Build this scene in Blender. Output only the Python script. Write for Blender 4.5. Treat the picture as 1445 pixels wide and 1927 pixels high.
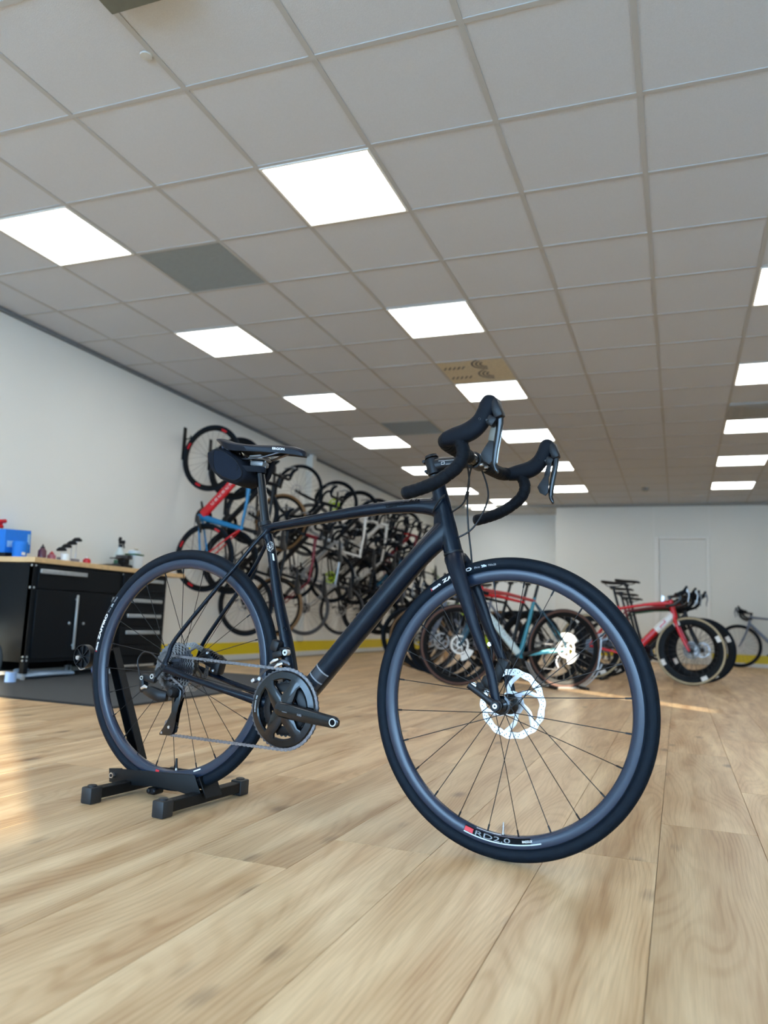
import bpy, bmesh, math, random
from math import pi, sin, cos, radians, sqrt, atan2
from mathutils import Vector, Matrix
from mathutils.bvhtree import BVHTree

for _o in list(bpy.data.objects):
    bpy.data.objects.remove(_o)
SC = bpy.context.scene
COL = SC.collection
rnd = random.Random(7)

# ---------------------------------------------------------------- camera
F_PX, YAW, PITCH, ROLL, CAM_H = 1451.24, -0.366703, 0.138431, 0.0414874, 0.523
_fwd = Vector((sin(YAW) * cos(PITCH), cos(YAW) * cos(PITCH), sin(PITCH)))
_rt = Vector((cos(YAW), -sin(YAW), 0))
_up = _rt.cross(_fwd)
_r2 = cos(ROLL) * _rt + sin(ROLL) * _up
_u2 = -sin(ROLL) * _rt + cos(ROLL) * _up
cam = bpy.data.cameras.new('camera')
cam_o = bpy.data.objects.new('camera', cam)
COL.objects.link(cam_o)
M = Matrix((_r2, _u2, -_fwd)).transposed().to_4x4()
M.translation = Vector((0, 0, CAM_H))
cam_o.matrix_world = M
cam.sensor_fit = 'HORIZONTAL'
cam.sensor_width = 36.0
cam.lens = F_PX * 36.0 / 1445.0
cam.clip_start = 0.05
cam.clip_end = 200
cam.dof.use_dof = True
cam.dof.focus_distance = 2.0
cam.dof.aperture_fstop = 4.4
SC.camera = cam_o

# ---------------------------------------------------------------- world, sun, exposure
W = bpy.data.worlds.new('sky')
SC.world = W
W.use_nodes = True
_bg = W.node_tree.nodes['Background']
_bg.inputs['Color'].default_value = (0.41, 0.68, 1.0, 1)
_bg.inputs['Strength'].default_value = 14.5
PANEL_EMIT = 8.5
SUN_EL = radians(12.0)
SUN_DIR = Vector((-0.741 * cos(SUN_EL), 0.671 * cos(SUN_EL), -sin(SUN_EL)))
sun = bpy.data.lights.new('sun', 'SUN')
sun.energy = 17.0
sun.angle = radians(0.6)
sun.color = (1.0, 0.90, 0.70)
sun_o = bpy.data.objects.new('sun', sun)
COL.objects.link(sun_o)
sun_o.rotation_euler = SUN_DIR.to_track_quat('-Z', 'Y').to_euler()
sun_o.location = (8, -6, 4)
SC.view_settings.view_transform = 'Standard'
SC.view_settings.look = 'None'
SC.view_settings.exposure = 0.03
SC.view_settings.gamma = 1.0
SC.view_settings.use_curve_mapping = False
SC.cycles.max_bounces = 8
SC.cycles.diffuse_bounces = 5
SC.cycles.glossy_bounces = 4
SC.cycles.caustics_reflective = False
SC.cycles.caustics_refractive = False
SC.cycles.sample_clamp_indirect = 4.0
SC.cycles.use_denoising = True


# ---------------------------------------------------------------- materials
def nt(m):
    return m.node_tree.nodes, m.node_tree.links


def mat(name, col, rough=0.5, metal=0.0, var=0.08, vscale=30.0, spec=0.5, coat=0.0, bump=0.0, bscale=400.0, emit=None):
    m = bpy.data.materials.new(name)
    m.use_nodes = True
    N, L = nt(m)
    b = N['Principled BSDF']
    b.inputs['Roughness'].default_value = rough
    b.inputs['Metallic'].default_value = metal
    b.inputs['Specular IOR Level'].default_value = spec
    b.inputs['Coat Weight'].default_value = coat
    b.inputs['Coat Roughness'].default_value = 0.12
    tc = N.new('ShaderNodeTexCoord')
    nz = N.new('ShaderNodeTexNoise')
    nz.inputs['Scale'].default_value = vscale
    nz.inputs['Detail'].default_value = 2
    L.new(tc.outputs['Object'], nz.inputs['Vector'])
    mp = N.new('ShaderNodeMapRange')
    mp.inputs['From Min'].default_value = 0.3
    mp.inputs['From Max'].default_value = 0.7
    mp.inputs['To Min'].default_value = 1 - var
    mp.inputs['To Max'].default_value = 1 + var
    L.new(nz.outputs['Fac'], mp.inputs['Value'])
    mx = N.new('ShaderNodeVectorMath')
    mx.operation = 'SCALE'
    mx.inputs[0].default_value = col[:3]
    L.new(mp.outputs['Result'], mx.inputs['Scale'])
    L.new(mx.outputs['Vector'], b.inputs['Base Color'])
    if bump:
        n2 = N.new('ShaderNodeTexNoise')
        n2.inputs['Scale'].default_value = bscale
        L.new(tc.outputs['Object'], n2.inputs['Vector'])
        bp = N.new('ShaderNodeBump')
        bp.inputs['Strength'].default_value = bump
        bp.inputs['Distance'].default_value = 0.002
        L.new(n2.outputs['Fac'], bp.inputs['Height'])
        L.new(bp.outputs['Normal'], b.inputs['Normal'])
    if emit:
        b.inputs['Emission Color'].default_value = (*emit[0], 1)
        b.inputs['Emission Strength'].default_value = emit[1]
    return m


def srgb(r, g, b):
    f = lambda c: c / 12.92 if c <= 0.04045 else ((c + 0.055) / 1.055) ** 2.4
    return tuple(f(v / 255) for v in (r, g, b))


def wood_floor_mat():
    m = bpy.data.materials.new('oak_planks')
    m.use_nodes = True
    N, L = nt(m)
    b = N['Principled BSDF']
    tc = N.new('ShaderNodeTexCoord')
    oi = N.new('ShaderNodeObjectInfo')
    rs = N.new('ShaderNodeVectorMath'); rs.operation = 'SCALE'
    cmb = N.new('ShaderNodeCombineXYZ')
    for i in range(3):
        L.new(oi.outputs['Random'], cmb.inputs[i])
    L.new(cmb.outputs[0], rs.inputs[0]); rs.inputs['Scale'].default_value = 60.0
    ad = N.new('ShaderNodeVectorMath'); ad.operation = 'ADD'
    L.new(tc.outputs['Object'], ad.inputs[0]); L.new(rs.outputs[0], ad.inputs[1])
    # warp so that the grain forms cathedrals
    st = N.new('ShaderNodeMapping'); st.inputs['Scale'].default_value = (1, 0.17, 1)
    L.new(ad.outputs[0], st.inputs['Vector'])
    wn = N.new('ShaderNodeTexNoise'); wn.inputs['Scale'].default_value = 5.0; wn.inputs['Detail'].default_value = 1.5; wn.inputs['Roughness'].default_value = 0.5
    L.new(st.outputs[0], wn.inputs['Vector'])
    # rings = sin(x*k + warp)
    sx = N.new('ShaderNodeSeparateXYZ'); L.new(ad.outputs[0], sx.inputs[0])
    m1 = N.new('ShaderNodeMath'); m1.operation = 'MULTIPLY'; L.new(wn.outputs['Fac'], m1.inputs[0]); m1.inputs[1].default_value = 150.0
    m2 = N.new('ShaderNodeMath'); m2.operation = 'MULTIPLY_ADD'; L.new(sx.outputs['X'], m2.inputs[0]); m2.inputs[1].default_value = 330.0; L.new(m1.outputs[0], m2.inputs[2])
    m3 = N.new('ShaderNodeMath'); m3.operation = 'SINE'; L.new(m2.outputs[0], m3.inputs[0])
    r1 = N.new('ShaderNodeMapRange'); r1.inputs['From Min'].default_value = -1; r1.inputs['From Max'].default_value = 1
    L.new(m3.outputs[0], r1.inputs['Value'])
    # fine fibres
    fm = N.new('ShaderNodeMapping'); fm.inputs['Scale'].default_value = (420, 9, 1); L.new(ad.outputs[0], fm.inputs['Vector'])
    fn = N.new('ShaderNodeTexNoise'); fn.inputs['Scale'].default_value = 1.0; fn.inputs['Detail'].default_value = 4; L.new(fm.outputs[0], fn.inputs['Vector'])
    # broad tone
    bm_ = N.new('ShaderNodeMapping'); bm_.inputs['Scale'].default_value = (15, 1.5, 1); L.new(ad.outputs[0], bm_.inputs['Vector'])
    bn = N.new('ShaderNodeTexNoise'); bn.inputs['Scale'].default_value = 1.0; bn.inputs['Detail'].default_value = 3; L.new(bm_.outputs[0], bn.inputs['Vector'])
    # knots
    km = N.new('ShaderNodeMapping'); km.inputs['Scale'].default_value = (6.2, 2.9, 1); L.new(ad.outputs[0], km.inputs['Vector'])
    kv = N.new('ShaderNodeTexVoronoi'); kv.inputs['Scale'].default_value = 1.0; L.new(km.outputs[0], kv.inputs['Vector'])
    kn = N.new('ShaderNodeMath'); kn.operation = 'MULTIPLY_ADD'; L.new(fn.outputs['Fac'], kn.inputs[0]); kn.inputs[1].default_value = 0.16; L.new(kv.outputs['Distance'], kn.inputs[2])
    kr = N.new('ShaderNodeValToRGB')
    kr.color_ramp.elements[0].position = 0.12; kr.color_ramp.elements[0].color = (1, 1, 1, 1)
    kr.color_ramp.elements[1].position = 0.25; kr.color_ramp.elements[1].color = (0, 0, 0, 1)
    L.new(kn.outputs[0], kr.inputs['Fac'])
    c1 = N.new('ShaderNodeValToRGB')
    e = c1.color_ramp.elements
    e[0].position = 0.25; e[0].color = (*srgb(176, 138, 97), 1)
    e[1].position = 0.75; e[1].color = (*srgb(230, 203, 163), 1)
    L.new(bn.outputs['Fac'], c1.inputs['Fac'])
    mxa = N.new('ShaderNodeMix'); mxa.data_type = 'RGBA'; mxa.blend_type = 'MULTIPLY'
    rr = N.new('ShaderNodeValToRGB')
    rr.color_ramp.elements[0].position = 0.0; rr.color_ramp.elements[0].color = (0.74, 0.66, 0.56, 1)
    rr.color_ramp.elements[1].position = 0.55; rr.color_ramp.elements[1].color = (1, 1, 1, 1)
    L.new(r1.outputs['Result'], rr.inputs['Fac'])
    rstr = N.new('ShaderNodeMapRange'); rstr.inputs['From Min'].default_value = 0.35; rstr.inputs['From Max'].default_value = 0.7; rstr.inputs['To Min'].default_value = 0.62; rstr.inputs['To Max'].default_value = 0.10
    L.new(bn.outputs['Fac'], rstr.inputs['Value'])
    L.new(rstr.outputs[0], mxa.inputs['Factor'])
    L.new(c1.outputs[0], mxa.inputs['A']); L.new(rr.outputs[0], mxa.inputs['B'])
    mxb = N.new('ShaderNodeMix'); mxb.data_type = 'RGBA'; mxb.blend_type = 'MULTIPLY'; mxb.inputs['Factor'].default_value = 0.42
    fr = N.new('ShaderNodeValToRGB')
    fr.color_ramp.elements[0].position = 0.34; fr.color_ramp.elements[0].color = (0.68, 0.63, 0.57, 1)
    fr.color_ramp.elements[1].position = 0.6; fr.color_ramp.elements[1].color = (1.03, 1.02, 1.01, 1)
    L.new(fn.outputs['Fac'], fr.inputs['Fac'])
    L.new(mxa.outputs['Result'], mxb.inputs['A']); L.new(fr.outputs[0], mxb.inputs['B'])
    mxc = N.new('ShaderNodeMix'); mxc.data_type = 'RGBA'; mxc.blend_type = 'MIX'
    kf = N.new('ShaderNodeMath'); kf.operation = 'MULTIPLY'; L.new(kr.outputs[0], kf.inputs[0]); kf.inputs[1].default_value = 0.75
    L.new(kf.outputs[0], mxc.inputs['Factor'])
    L.new(mxb.outputs['Result'], mxc.inputs['A']); mxc.inputs['B'].default_value = (*srgb(96, 70, 50), 1)
    # per-plank tone
    tr = N.new('ShaderNodeMapRange'); tr.inputs['To Min'].default_value = 0.86; tr.inputs['To Max'].default_value = 1.08
    L.new(oi.outputs['Random'], tr.inputs['Value'])
    sc = N.new('ShaderNodeVectorMath'); sc.operation = 'SCALE'
    L.new(mxc.outputs['Result'], sc.inputs[0]); L.new(tr.outputs[0], sc.inputs['Scale'])
    L.new(sc.outputs[0], b.inputs['Base Color'])
    b.inputs['Roughness'].default_value = 0.36
    b.inputs['Specular IOR Level'].default_value = 0.4
    bp = N.new('ShaderNodeBump'); bp.inputs['Strength'].default_value = 0.12; bp.inputs['Distance'].default_value = 0.001
    L.new(fn.outputs['Fac'], bp.inputs['Height']); L.new(bp.outputs['Normal'], b.inputs['Normal'])
    return m


M_ = {}
def MT(k, *a, **kw):
    if k not in M_:
        M_[k] = mat(k, *a, **kw)
    return M_[k]


OAK = wood_floor_mat()
WALL = mat('white_wall_paint', srgb(226, 228, 224), 0.75, var=0.012, vscale=1.5, bump=0.05, bscale=120)
FARW = mat('far_wall_panel', srgb(222, 222, 214), 0.6, var=0.01, vscale=1.5)
YEL = mat('yellow_band_paint', srgb(226, 200, 20), 0.5, var=0.03, vscale=3)
WHT = mat('white_skirting', srgb(228, 228, 222), 0.5, var=0.02)
DOORM = mat('door_leaf_paint', srgb(214, 214, 206), 0.45, var=0.01)
TILE = mat('ceiling_tile_fibre', srgb(192, 196, 201), 0.9, var=0.03, vscale=160, bump=0.5, bscale=260)
TBAR = mat('ceiling_grid_metal', srgb(172, 172, 170), 0.6, var=0.01)
DIFF = mat('light_diffuser', (0.9, 0.9, 0.9), 0.6, emit=((1.0, 1.0, 0.97), PANEL_EMIT))
VENT = mat('grey_vent_metal', srgb(146, 148, 144), 0.6, var=0.03)
GREYM = mat('mid_grey_metal', srgb(120, 122, 124), 0.4, 0.6)
BLACKP = mat('black_plastic', (0.004, 0.005, 0.007), 0.42, spec=0.3)
BLACKM = mat('black_powder_coat', (0.004, 0.005, 0.006), 0.42, spec=0.22, bump=0.15, bscale=900)
GLOSSB = mat('gloss_black', (0.003, 0.004, 0.006), 0.13, spec=0.4, coat=0.12)
FRAMEM = mat('matte_midnight_frame', (0.002, 0.0055, 0.012), 0.25, var=0.05, spec=0.19)
FORKM = mat('matte_black_fork', (0.003, 0.006, 0.013), 0.33, var=0.05, spec=0.17)
RUBBER = mat('black_tyre_rubber', (0.005, 0.009, 0.015), 0.55, var=0.12, vscale=60, spec=0.11, bump=0.25, bscale=700)
TREADM = mat('tyre_tread', (0.006, 0.009, 0.013), 0.75, var=0.5, vscale=420, spec=0.08, bump=0.9, bscale=520)
RIMM = mat('slate_rim', (0.012, 0.021, 0.042), 0.26, 0.0, var=0.02, vscale=90, spec=0.5)
STEEL = mat('bright_steel', (0.62, 0.63, 0.65), 0.28, 1.0)
DSTEEL = mat('dark_steel', (0.10, 0.10, 0.11), 0.3, 1.0)
CHAINM = mat('chain_steel', (0.20, 0.195, 0.21), 0.32, 0.9, var=0.25, vscale=200)
ROTORM = mat('brake_rotor_steel', (0.80, 0.83, 0.88), 0.42, 0.75)
TAPEM = mat('black_bar_tape', (0.003, 0.0045, 0.007), 0.62, spec=0.12, var=0.2, vscale=120, bump=0.6, bscale=450)
HOODM = mat('black_hood_rubber', (0.003, 0.005, 0.009), 0.6, spec=0.13, bump=0.15, bscale=600)
SADM = mat('black_saddle_cover', (0.004, 0.007, 0.013), 0.42, spec=0.2, var=0.1)
SADT = mat('saddle_grip_panel', (0.045, 0.05, 0.05), 0.7, bump=0.8, bscale=700)
BAGM = mat('black_bag_fabric', (0.004, 0.006, 0.011), 0.8, spec=0.15, bump=0.4, bscale=900)
SATIN = mat('satin_black', (0.003, 0.004, 0.006), 0.32, spec=0.25)
INKW = mat('white_print', (0.8, 0.8, 0.8), 0.5)
INKB = mat('black_print', (0.0012, 0.0014, 0.002), 0.5, spec=0.08)
INKG = mat('grey_print', (0.22, 0.23, 0.25), 0.4)
INKR = mat('red_print', (0.62, 0.012, 0.02), 0.4)
INKS = mat('silver_print_and_highlight', (0.62, 0.68, 0.74), 0.3, 0.4)
INKD = mat('dark_gloss_print', (0.02, 0.024, 0.032), 0.2)


# ---------------------------------------------------------------- mesh builder
def perp(d):
    a = Vector((0, 0, 1)) if abs(d.z) < 0.9 else Vector((1, 0, 0))
    n = d.cross(a).normalized()
    return n, d.cross(n).normalized()


def catmull(pts, seg=6, closed=False):
    """pts: list of tuples (any length); returns resampled list of tuples."""
    n = len(pts)
    out = []
    rng = range(n) if closed else range(n - 1)
    for i in rng:
        p1, p2 = pts[i], pts[(i + 1) % n]
        p0 = pts[(i - 1) % n] if closed or i > 0 else tuple(2 * a - b for a, b in zip(p1, p2))
        p3 = pts[(i + 2) % n] if closed or i + 2 < n else tuple(2 * b - a for a, b in zip(p1, p2))
        for k in range(seg):
            t = k / seg
            out.append(tuple(0.5 * (2 * b + (c - a) * t + (2 * a - 5 * b + 4 * c - d) * t * t + (3 * b - a - 3 * c + d) * t ** 3)
                             for a, b, c, d in zip(p0, p1, p2, p3)))
    if not closed:
        out.append(tuple(pts[-1]))
    return out


class MB:
    def __init__(s):
        s.v, s.f, s.m, s.mats, s.cur = [], [], [], [], 0

    def use(s, m):
        if m not in s.mats:
            s.mats.append(m)
        s.cur = s.mats.index(m)
        return s

    def add(s, vs, fs):
        o = len(s.v)
        s.v += [tuple(v) for v in vs]
        s.f += [tuple(i + o for i in f) for f in fs]
        s.m += [s.cur] * len(fs)
        return s

    def box(s, c, size, rot=None, bev=0.0, seg=1):
        x, y, z = (q / 2 for q in size)
        vs = [Vector((a * x, b * y, d * z)) for a in (-1, 1) for b in (-1, 1) for d in (-1, 1)]
        fs = [(0, 1, 3, 2), (4, 6, 7, 5), (0, 4, 5, 1), (2, 3, 7, 6), (0, 2, 6, 4), (1, 5, 7, 3)]
        if bev > 0:
            bm = bmesh.new()
            bv = [bm.verts.new(v) for v in vs]
            for f in fs:
                bm.faces.new([bv[i] for i in f])
            bmesh.ops.bevel(bm, geom=list(bm.edges), offset=min(bev, 0.49 * min(size)), segments=seg, affect='EDGES', profile=0.5)
            bm.verts.index_update()
            vs = [v.co.copy() for v in bm.verts]
            fs = [tuple(v.index for v in f.verts) for f in bm.faces]
            bm.free()
        c = Vector(c)
        if rot is not None:
            vs = [rot @ v for v in vs]
        return s.add([v + c for v in vs], fs)

    def sweep(s, path, sec, n=12, ref=None, cap=True, closed=False, power=2.0):
        P = [Vector(p) for p in path]
        N = len(P)
        rings = []
        prev = None
        for i in range(N):
            if closed:
                d = P[(i + 1) % N] - P[i - 1]
            else:
                d = P[min(i + 1, N - 1)] - P[max(i - 1, 0)]
            if d.length < 1e-9:
                d = Vector((0, 0, 1))
            d.normalize()
            if ref is not None:
                b = Vector(ref) - d * d.dot(Vector(ref))
                if b.length < 1e-4:
                    b = perp(d)[0]
                b.normalize()
            elif prev is None:
                b = perp(d)[0]
            else:
                b = prev - d * d.dot(prev)
                b = b.normalized() if b.length > 1e-6 else perp(d)[0]
            prev = b
            a = d.cross(b)
            q = sec[i] if isinstance(sec, (list, tuple)) and len(sec) == N and not isinstance(sec[0], (int, float)) else (sec[i] if isinstance(sec, list) else sec)
            ra, rb = q if isinstance(q, (tuple, list)) else (q, q)
            ring = []
            for k in range(n):
                t = 2 * pi * k / n
                ca, sa = cos(t), sin(t)
                if power != 2.0:
                    ca = math.copysign(abs(ca) ** (2 / power), ca)
                    sa = math.copysign(abs(sa) ** (2 / power), sa)
                ring.append(P[i] + a * (ra * ca) + b * (rb * sa))
            rings.append(ring)
        vs = [v for r in rings for v in r]
        fs = []
        for i in range(N if closed else N - 1):
            j = (i + 1) % N
            for k in range(n):
                k2 = (k + 1) % n
                fs.append((i * n + k, i * n + k2, j * n + k2, j * n + k))
        if cap and not closed:
            fs.append(tuple(range(n - 1, -1, -1)))
            fs.append(tuple((N - 1) * n + k for k in range(n)))
        return s.add(vs, fs)

    def rod(s, a, b, r, n=8, r2=None):
        return s.sweep([a, b], [r, r if r2 is None else r2], n)

    def lathe(s, prof, org=(0, 0, 0), axis=(0, 1, 0), n=48, closed=False, arc=None):
        """prof: list of (radius, along-axis). closed: profile is a loop (solid ring)."""
        ax = Vector(axis).normalized()
        e1, e2 = perp(ax)
        if abs(ax.y) > 0.99:
            e1, e2 = Vector((1, 0, 0)), Vector((0, 0, 1))
        o = Vector(org)
        m = len(prof)
        a0, a1 = arc if arc else (0, 2 * pi)
        full = arc is None
        cnt = n if full else n + 1
        vs = []
        for k in range(cnt):
            t = a0 + (a1 - a0) * k / n
            rd = e1 * cos(t) + e2 * sin(t)
            for r, h in prof:
                vs.append(o + rd * r + ax * h)
        fs = []
        for k in range(n):
            k2 = (k + 1) % cnt
            for i in range(m if closed else m - 1):
                j = (i + 1) % m
                fs.append((k * m + i, k * m + j, k2 * m + j, k2 * m + i))
        if not full:
            if closed:
                fs.append(tuple(range(m)))
                fs.append(tuple(n * m + i for i in range(m - 1, -1, -1)))
        return s.add(vs, fs)

    def prism(s, poly, org, e1, e2, t, bev=0.0):
        """poly 2D in (e1,e2) from org, extruded +-t/2 along e1 x e2."""
        o, a, b = Vector(org), Vector(e1), Vector(e2)
        nrm = a.cross(b).normalized()
        k = len(poly)
        vs = [o + a * x + b * y - nrm * t / 2 for x, y in poly] + [o + a * x + b * y + nrm * t / 2 for x, y in poly]
        fs = [tuple(range(k - 1, -1, -1)), tuple(range(k, 2 * k))] + [(i, (i + 1) % k, k + (i + 1) % k, k + i) for i in range(k)]
        if bev:
            bm = bmesh.new()
            bv = [bm.verts.new(v) for v in vs]
            for f in fs:
                bm.faces.new([bv[i] for i in f])
            eds = [e for e in bm.edges if any(len(f.verts) == k for f in e.link_faces)] if k > 4 else list(bm.edges)
            bmesh.ops.bevel(bm, geom=eds, offset=bev, segments=2, affect='EDGES', profile=0.5)
            bm.verts.index_update()
            vs = [v.co.copy() for v in bm.verts]
            fs = [tuple(v.index for v in f.verts) for f in bm.faces]
            bm.free()
        return s.add(vs, fs)

    def ball(s, c, r, n=12, sc=(1, 1, 1)):
        m = max(4, n // 2)
        vs, fs = [], []
        for i in range(m + 1):
            t = pi * i / m
            for k in range(n):
                p = 2 * pi * k / n
                vs.append(Vector(c) + Vector((r * sc[0] * sin(t) * cos(p), r * sc[1] * sin(t) * sin(p), r * sc[2] * cos(t))))
        for i in range(m):
            for k in range(n):
                k2 = (k + 1) % n
                fs.append((i * n + k, (i + 1) * n + k, (i + 1) * n + k2, i * n + k2))
        return s.add(vs, fs)

    def xf(s, mx):
        s.v = [tuple(mx @ Vector(v)) for v in s.v]
        return s

    def mesh(s, name, smooth=38):
        me = bpy.data.meshes.new(name)
        me.from_pydata(s.v, [], s.f)
        for m in s.mats:
            me.materials.append(m)
        if len(s.mats) > 1:
            me.polygons.foreach_set('material_index', s.m)
        bm = bmesh.new()
        bm.from_mesh(me)
        bmesh.ops.remove_doubles(bm, verts=bm.verts, dist=1e-6)
        bmesh.ops.recalc_face_normals(bm, faces=bm.faces)
        bm.to_mesh(me)
        bm.free()
        if smooth:
            me.polygons.foreach_set('use_smooth', [True] * len(me.polygons))
            me.set_sharp_from_angle(angle=radians(smooth))
        me.update()
        return me


def link(name, me, parent=None, loc=None):
    o = bpy.data.objects.new(name, me)
    COL.objects.link(o)
    if parent is not None:
        o.parent = parent
    if loc is not None:
        o.location = loc
    return o


def obj(name, mb, m=None, parent=None, loc=None, smooth=38):
    if m is not None and not mb.mats:
        mb.mats = [m]
        mb.m = [0] * len(mb.f)
    return link(name, mb.mesh(name, smooth), parent, loc)


def empty(name, loc=(0, 0, 0), parent=None):
    o = bpy.data.objects.new(name, None)
    COL.objects.link(o)
    o.location = loc
    o.empty_display_size = 0.1
    if parent is not None:
        o.parent = parent
    return o


def tag(o, label, cat, group=None):
    o['label'] = label
    o['category'] = cat
    if group:
        o['group'] = group
    return o


def structure(o):
    o['kind'] = 'structure'
    return o


_font = {}
def glyphs(text, extrude=0.0, bold=0.0):
    """flat letter shapes of the built-in font: (verts 2D, faces, width)."""
    if (text, bold) in _font:
        return _font[(text, bold)]
    cu = bpy.data.curves.new('letters', 'FONT')
    cu.body = text
    cu.size = 1.0
    cu.offset = bold
    cu.resolution_u = 3
    o = bpy.data.objects.new('letters', cu)
    COL.objects.link(o)
    dg = bpy.context.evaluated_depsgraph_get()
    me = bpy.data.meshes.new_from_object(o.evaluated_get(dg))
    bm = bmesh.new()
    bm.from_mesh(me)
    bmesh.ops.triangulate(bm, faces=bm.faces)
    for _ in range(3):
        es = [e for e in bm.edges if e.calc_length() > .14]
        if not es:
            break
        bmesh.ops.subdivide_edges(bm, edges=es, cuts=1)
        bmesh.ops.triangulate(bm, faces=bm.faces)
    bm.to_mesh(me)
    bm.free()
    vs = [(v.co.x, v.co.y) for v in me.vertices]
    fs = [tuple(p.vertices) for p in me.polygons]
    bpy.data.objects.remove(o)
    bpy.data.curves.remove(cu)
    bpy.data.meshes.remove(me)
    x0 = min(v[0] for v in vs); x1 = max(v[0] for v in vs)
    y0 = min(v[1] for v in vs); y1 = max(v[1] for v in vs)
    vs = [((x - x0), (y - y0)) for x, y in vs]
    _font[(text, bold)] = (vs, fs, x1 - x0, y1 - y0)
    return _font[(text, bold)]


def text_on(mb, text, fn, width=None, height=None, bold=0.02, sx=1.0):
    """letters mapped by fn(x, y) -> 3D point; scaled to width or height."""
    vs, fs, w, h = glyphs(text, bold=bold)
    k = width / w if width else height / h
    ky = height / h if height else k
    if height and not width:
        k *= sx
    mb.add([fn(x * k, y * ky) for x, y in vs], fs)
    return w * k

# ================================================================ ROOM
XL, YF, YR, ZC = -4.70, 14.05, 15.25, 2.706       # left wall, far wall, recess wall, ceiling
XRW, YB, XJ = 3.0, -4.5, -2.05                    # right wall, back wall, jog of the far wall


def slab(name, boxes, m, kind='structure', parent=None):
    b = MB()
    for (x0, x1, y0, y1, z0, z1) in boxes:
        b.box(((x0 + x1) / 2, (y0 + y1) / 2, (z0 + z1) / 2), (x1 - x0, y1 - y0, z1 - z0))
    o = obj(name, b, m, parent, smooth=0)
    if parent is None:
        o['kind'] = kind
    return o


MESHS = mat('dark_subfloor', srgb(70, 55, 40), 0.9)
floor = slab('floor', [(XL - .15, XRW + .15, YB - .15, YR + .15, -0.12, -0.006)], MESHS)
wl = slab('wall_left', [(XL - .15, XL, YB, YR, 0, ZC + .1)], WALL)
slab('wall_far', [(XJ, XRW, YF, YF + .15, 0, ZC + .1), (XJ, XJ + .15, YF + .15, YR, 0, ZC + .1)], FARW)
slab('wall_recess', [(XL, XJ, YR, YR + .15, 0, ZC + .1)], WALL)
# the shop front is behind the photographer: glazed openings with mullions
SY0, SY1, SZ0, SZ1 = -4.3, -2.52, 1.27, 2.55       # window that throws the sun patch
BY0, BY1, BZ0, BZ1 = 3.13, 3.45, 0.80, 1.62        # narrow window that throws the light streak
slab('wall_right', [(XRW, XRW + .02, YB, SY0, 0, ZC + .1), (XRW, XRW + .02, SY1, BY0, 0, ZC + .1), (XRW, XRW + .02, BY1, YR, 0, ZC + .1),
                    (XRW, XRW + .02, SY0, SY1, 0, SZ0), (XRW, XRW + .02, SY0, SY1, SZ1, ZC + .1),
                    (XRW, XRW + .02, BY0, BY1, 0, BZ0), (XRW, XRW + .02, BY0, BY1, BZ1, ZC + .1)], WALL)
slab('wall_back', [(XL, XRW, YB - .15, YB, 0, 0.25), (XL, XRW, YB - .15, YB, 2.55, ZC + .1), (XL, XL + .2, YB - .15, YB, .25, 2.55), (XRW - .2, XRW, YB - .15, YB, .25, 2.55)], WALL)
mull = [(x - .03, x + .03, YB - .1, YB - .04, .25, 2.55) for x in (-3.0, -1.5, 0, 1.5)]
slab('window_1', mull + [(XL + .2, XRW - .2, YB - .1, YB - .04, .25, .31), (XL + .2, XRW - .2, YB - .1, YB - .04, 2.49, 2.55)], GREYM)
slab('wall_sun_block', [(XRW, XRW + .3, -11.5, YB - .15, 0, 5.5)], WALL)  # unseen wall added outside to keep the sun off the back openings

# yellow band and white skirting
slab('trim_1', [(XL, XL + .006, 5.98, YR, .062, .195)], YEL)
slab('trim_2', [(XJ + .005, -0.385, YF - .006, YF, .062, .195), (0.515, XRW, YF - .006, YF, .062, .195)], YEL)
slab('baseboard_left', [(XL, XL + .012, 5.98, YR, 0, .062)], WHT)
slab('baseboard_far', [(XJ, -0.385, YF - .012, YF, 0, .062), (0.515, XRW, YF - .012, YF, 0, .062)], WHT)
# seams between far wall panels
slab('trim_3', [(-0.384, -0.372, YF - .004, YF, 2.14, ZC - .02), (0.502, 0.514, YF - .004, YF, 2.14, ZC - .02), (1.62, 1.632, YF - .004, YF, .2, ZC - .02)], WHT)
slab('trim_4', [(XL, XRW, YF - .05, YF - .004, ZC - .045, ZC)], MT('plain_grey_trim', srgb(150, 148, 140), .6))  # grey strip where the far wall meets the ceiling
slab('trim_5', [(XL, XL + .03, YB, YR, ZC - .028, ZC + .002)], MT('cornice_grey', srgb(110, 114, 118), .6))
# conduit on the left wall
cb = MB(); cb.box((XL + .045, 9.29, (ZC + .2) / 2), (.09, .12, ZC - .2), bev=.006)
structure(obj('trim_6', cb, WHT))
# door in the far wall
dr = MB().use(WHT)
for x0, x1, z0, z1 in ((-.375, -.298, 0, 2.135), (.452, .505, 0, 2.135), (-.298, .452, 2.088, 2.135)):
    dr.box(((x0 + x1) / 2, YF - .02, (z0 + z1) / 2), (x1 - x0, .045, z1 - z0), bev=.004)
door = structure(obj('door_1', dr))
lf = MB(); lf.box((.077, YF - .008, 1.045), (.742, .02, 2.08), bev=.003)
obj('door_leaf', lf, DOORM, door)
hd = MB(); hd.rod((-.24, YF - .018, 1.04), (-.24, YF - .06, 1.04), .01); hd.rod((-.24, YF - .058, 1.04), (-.13, YF - .058, 1.04), .009); hd.box((-.24, YF - .02, 1.03), (.04, .006, .16))
obj('door_handle', hd, STEEL, door)

# ---- floor planks (run along +Y), each its own piece
def px_of(p):
    d = M.to_3x3().transposed() @ (Vector(p) - Vector((0, 0, CAM_H)))
    if d.z > -0.15:
        return None
    return 722.5 + F_PX * d.x / -d.z, 963.5 - F_PX * d.y / -d.z


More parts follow.
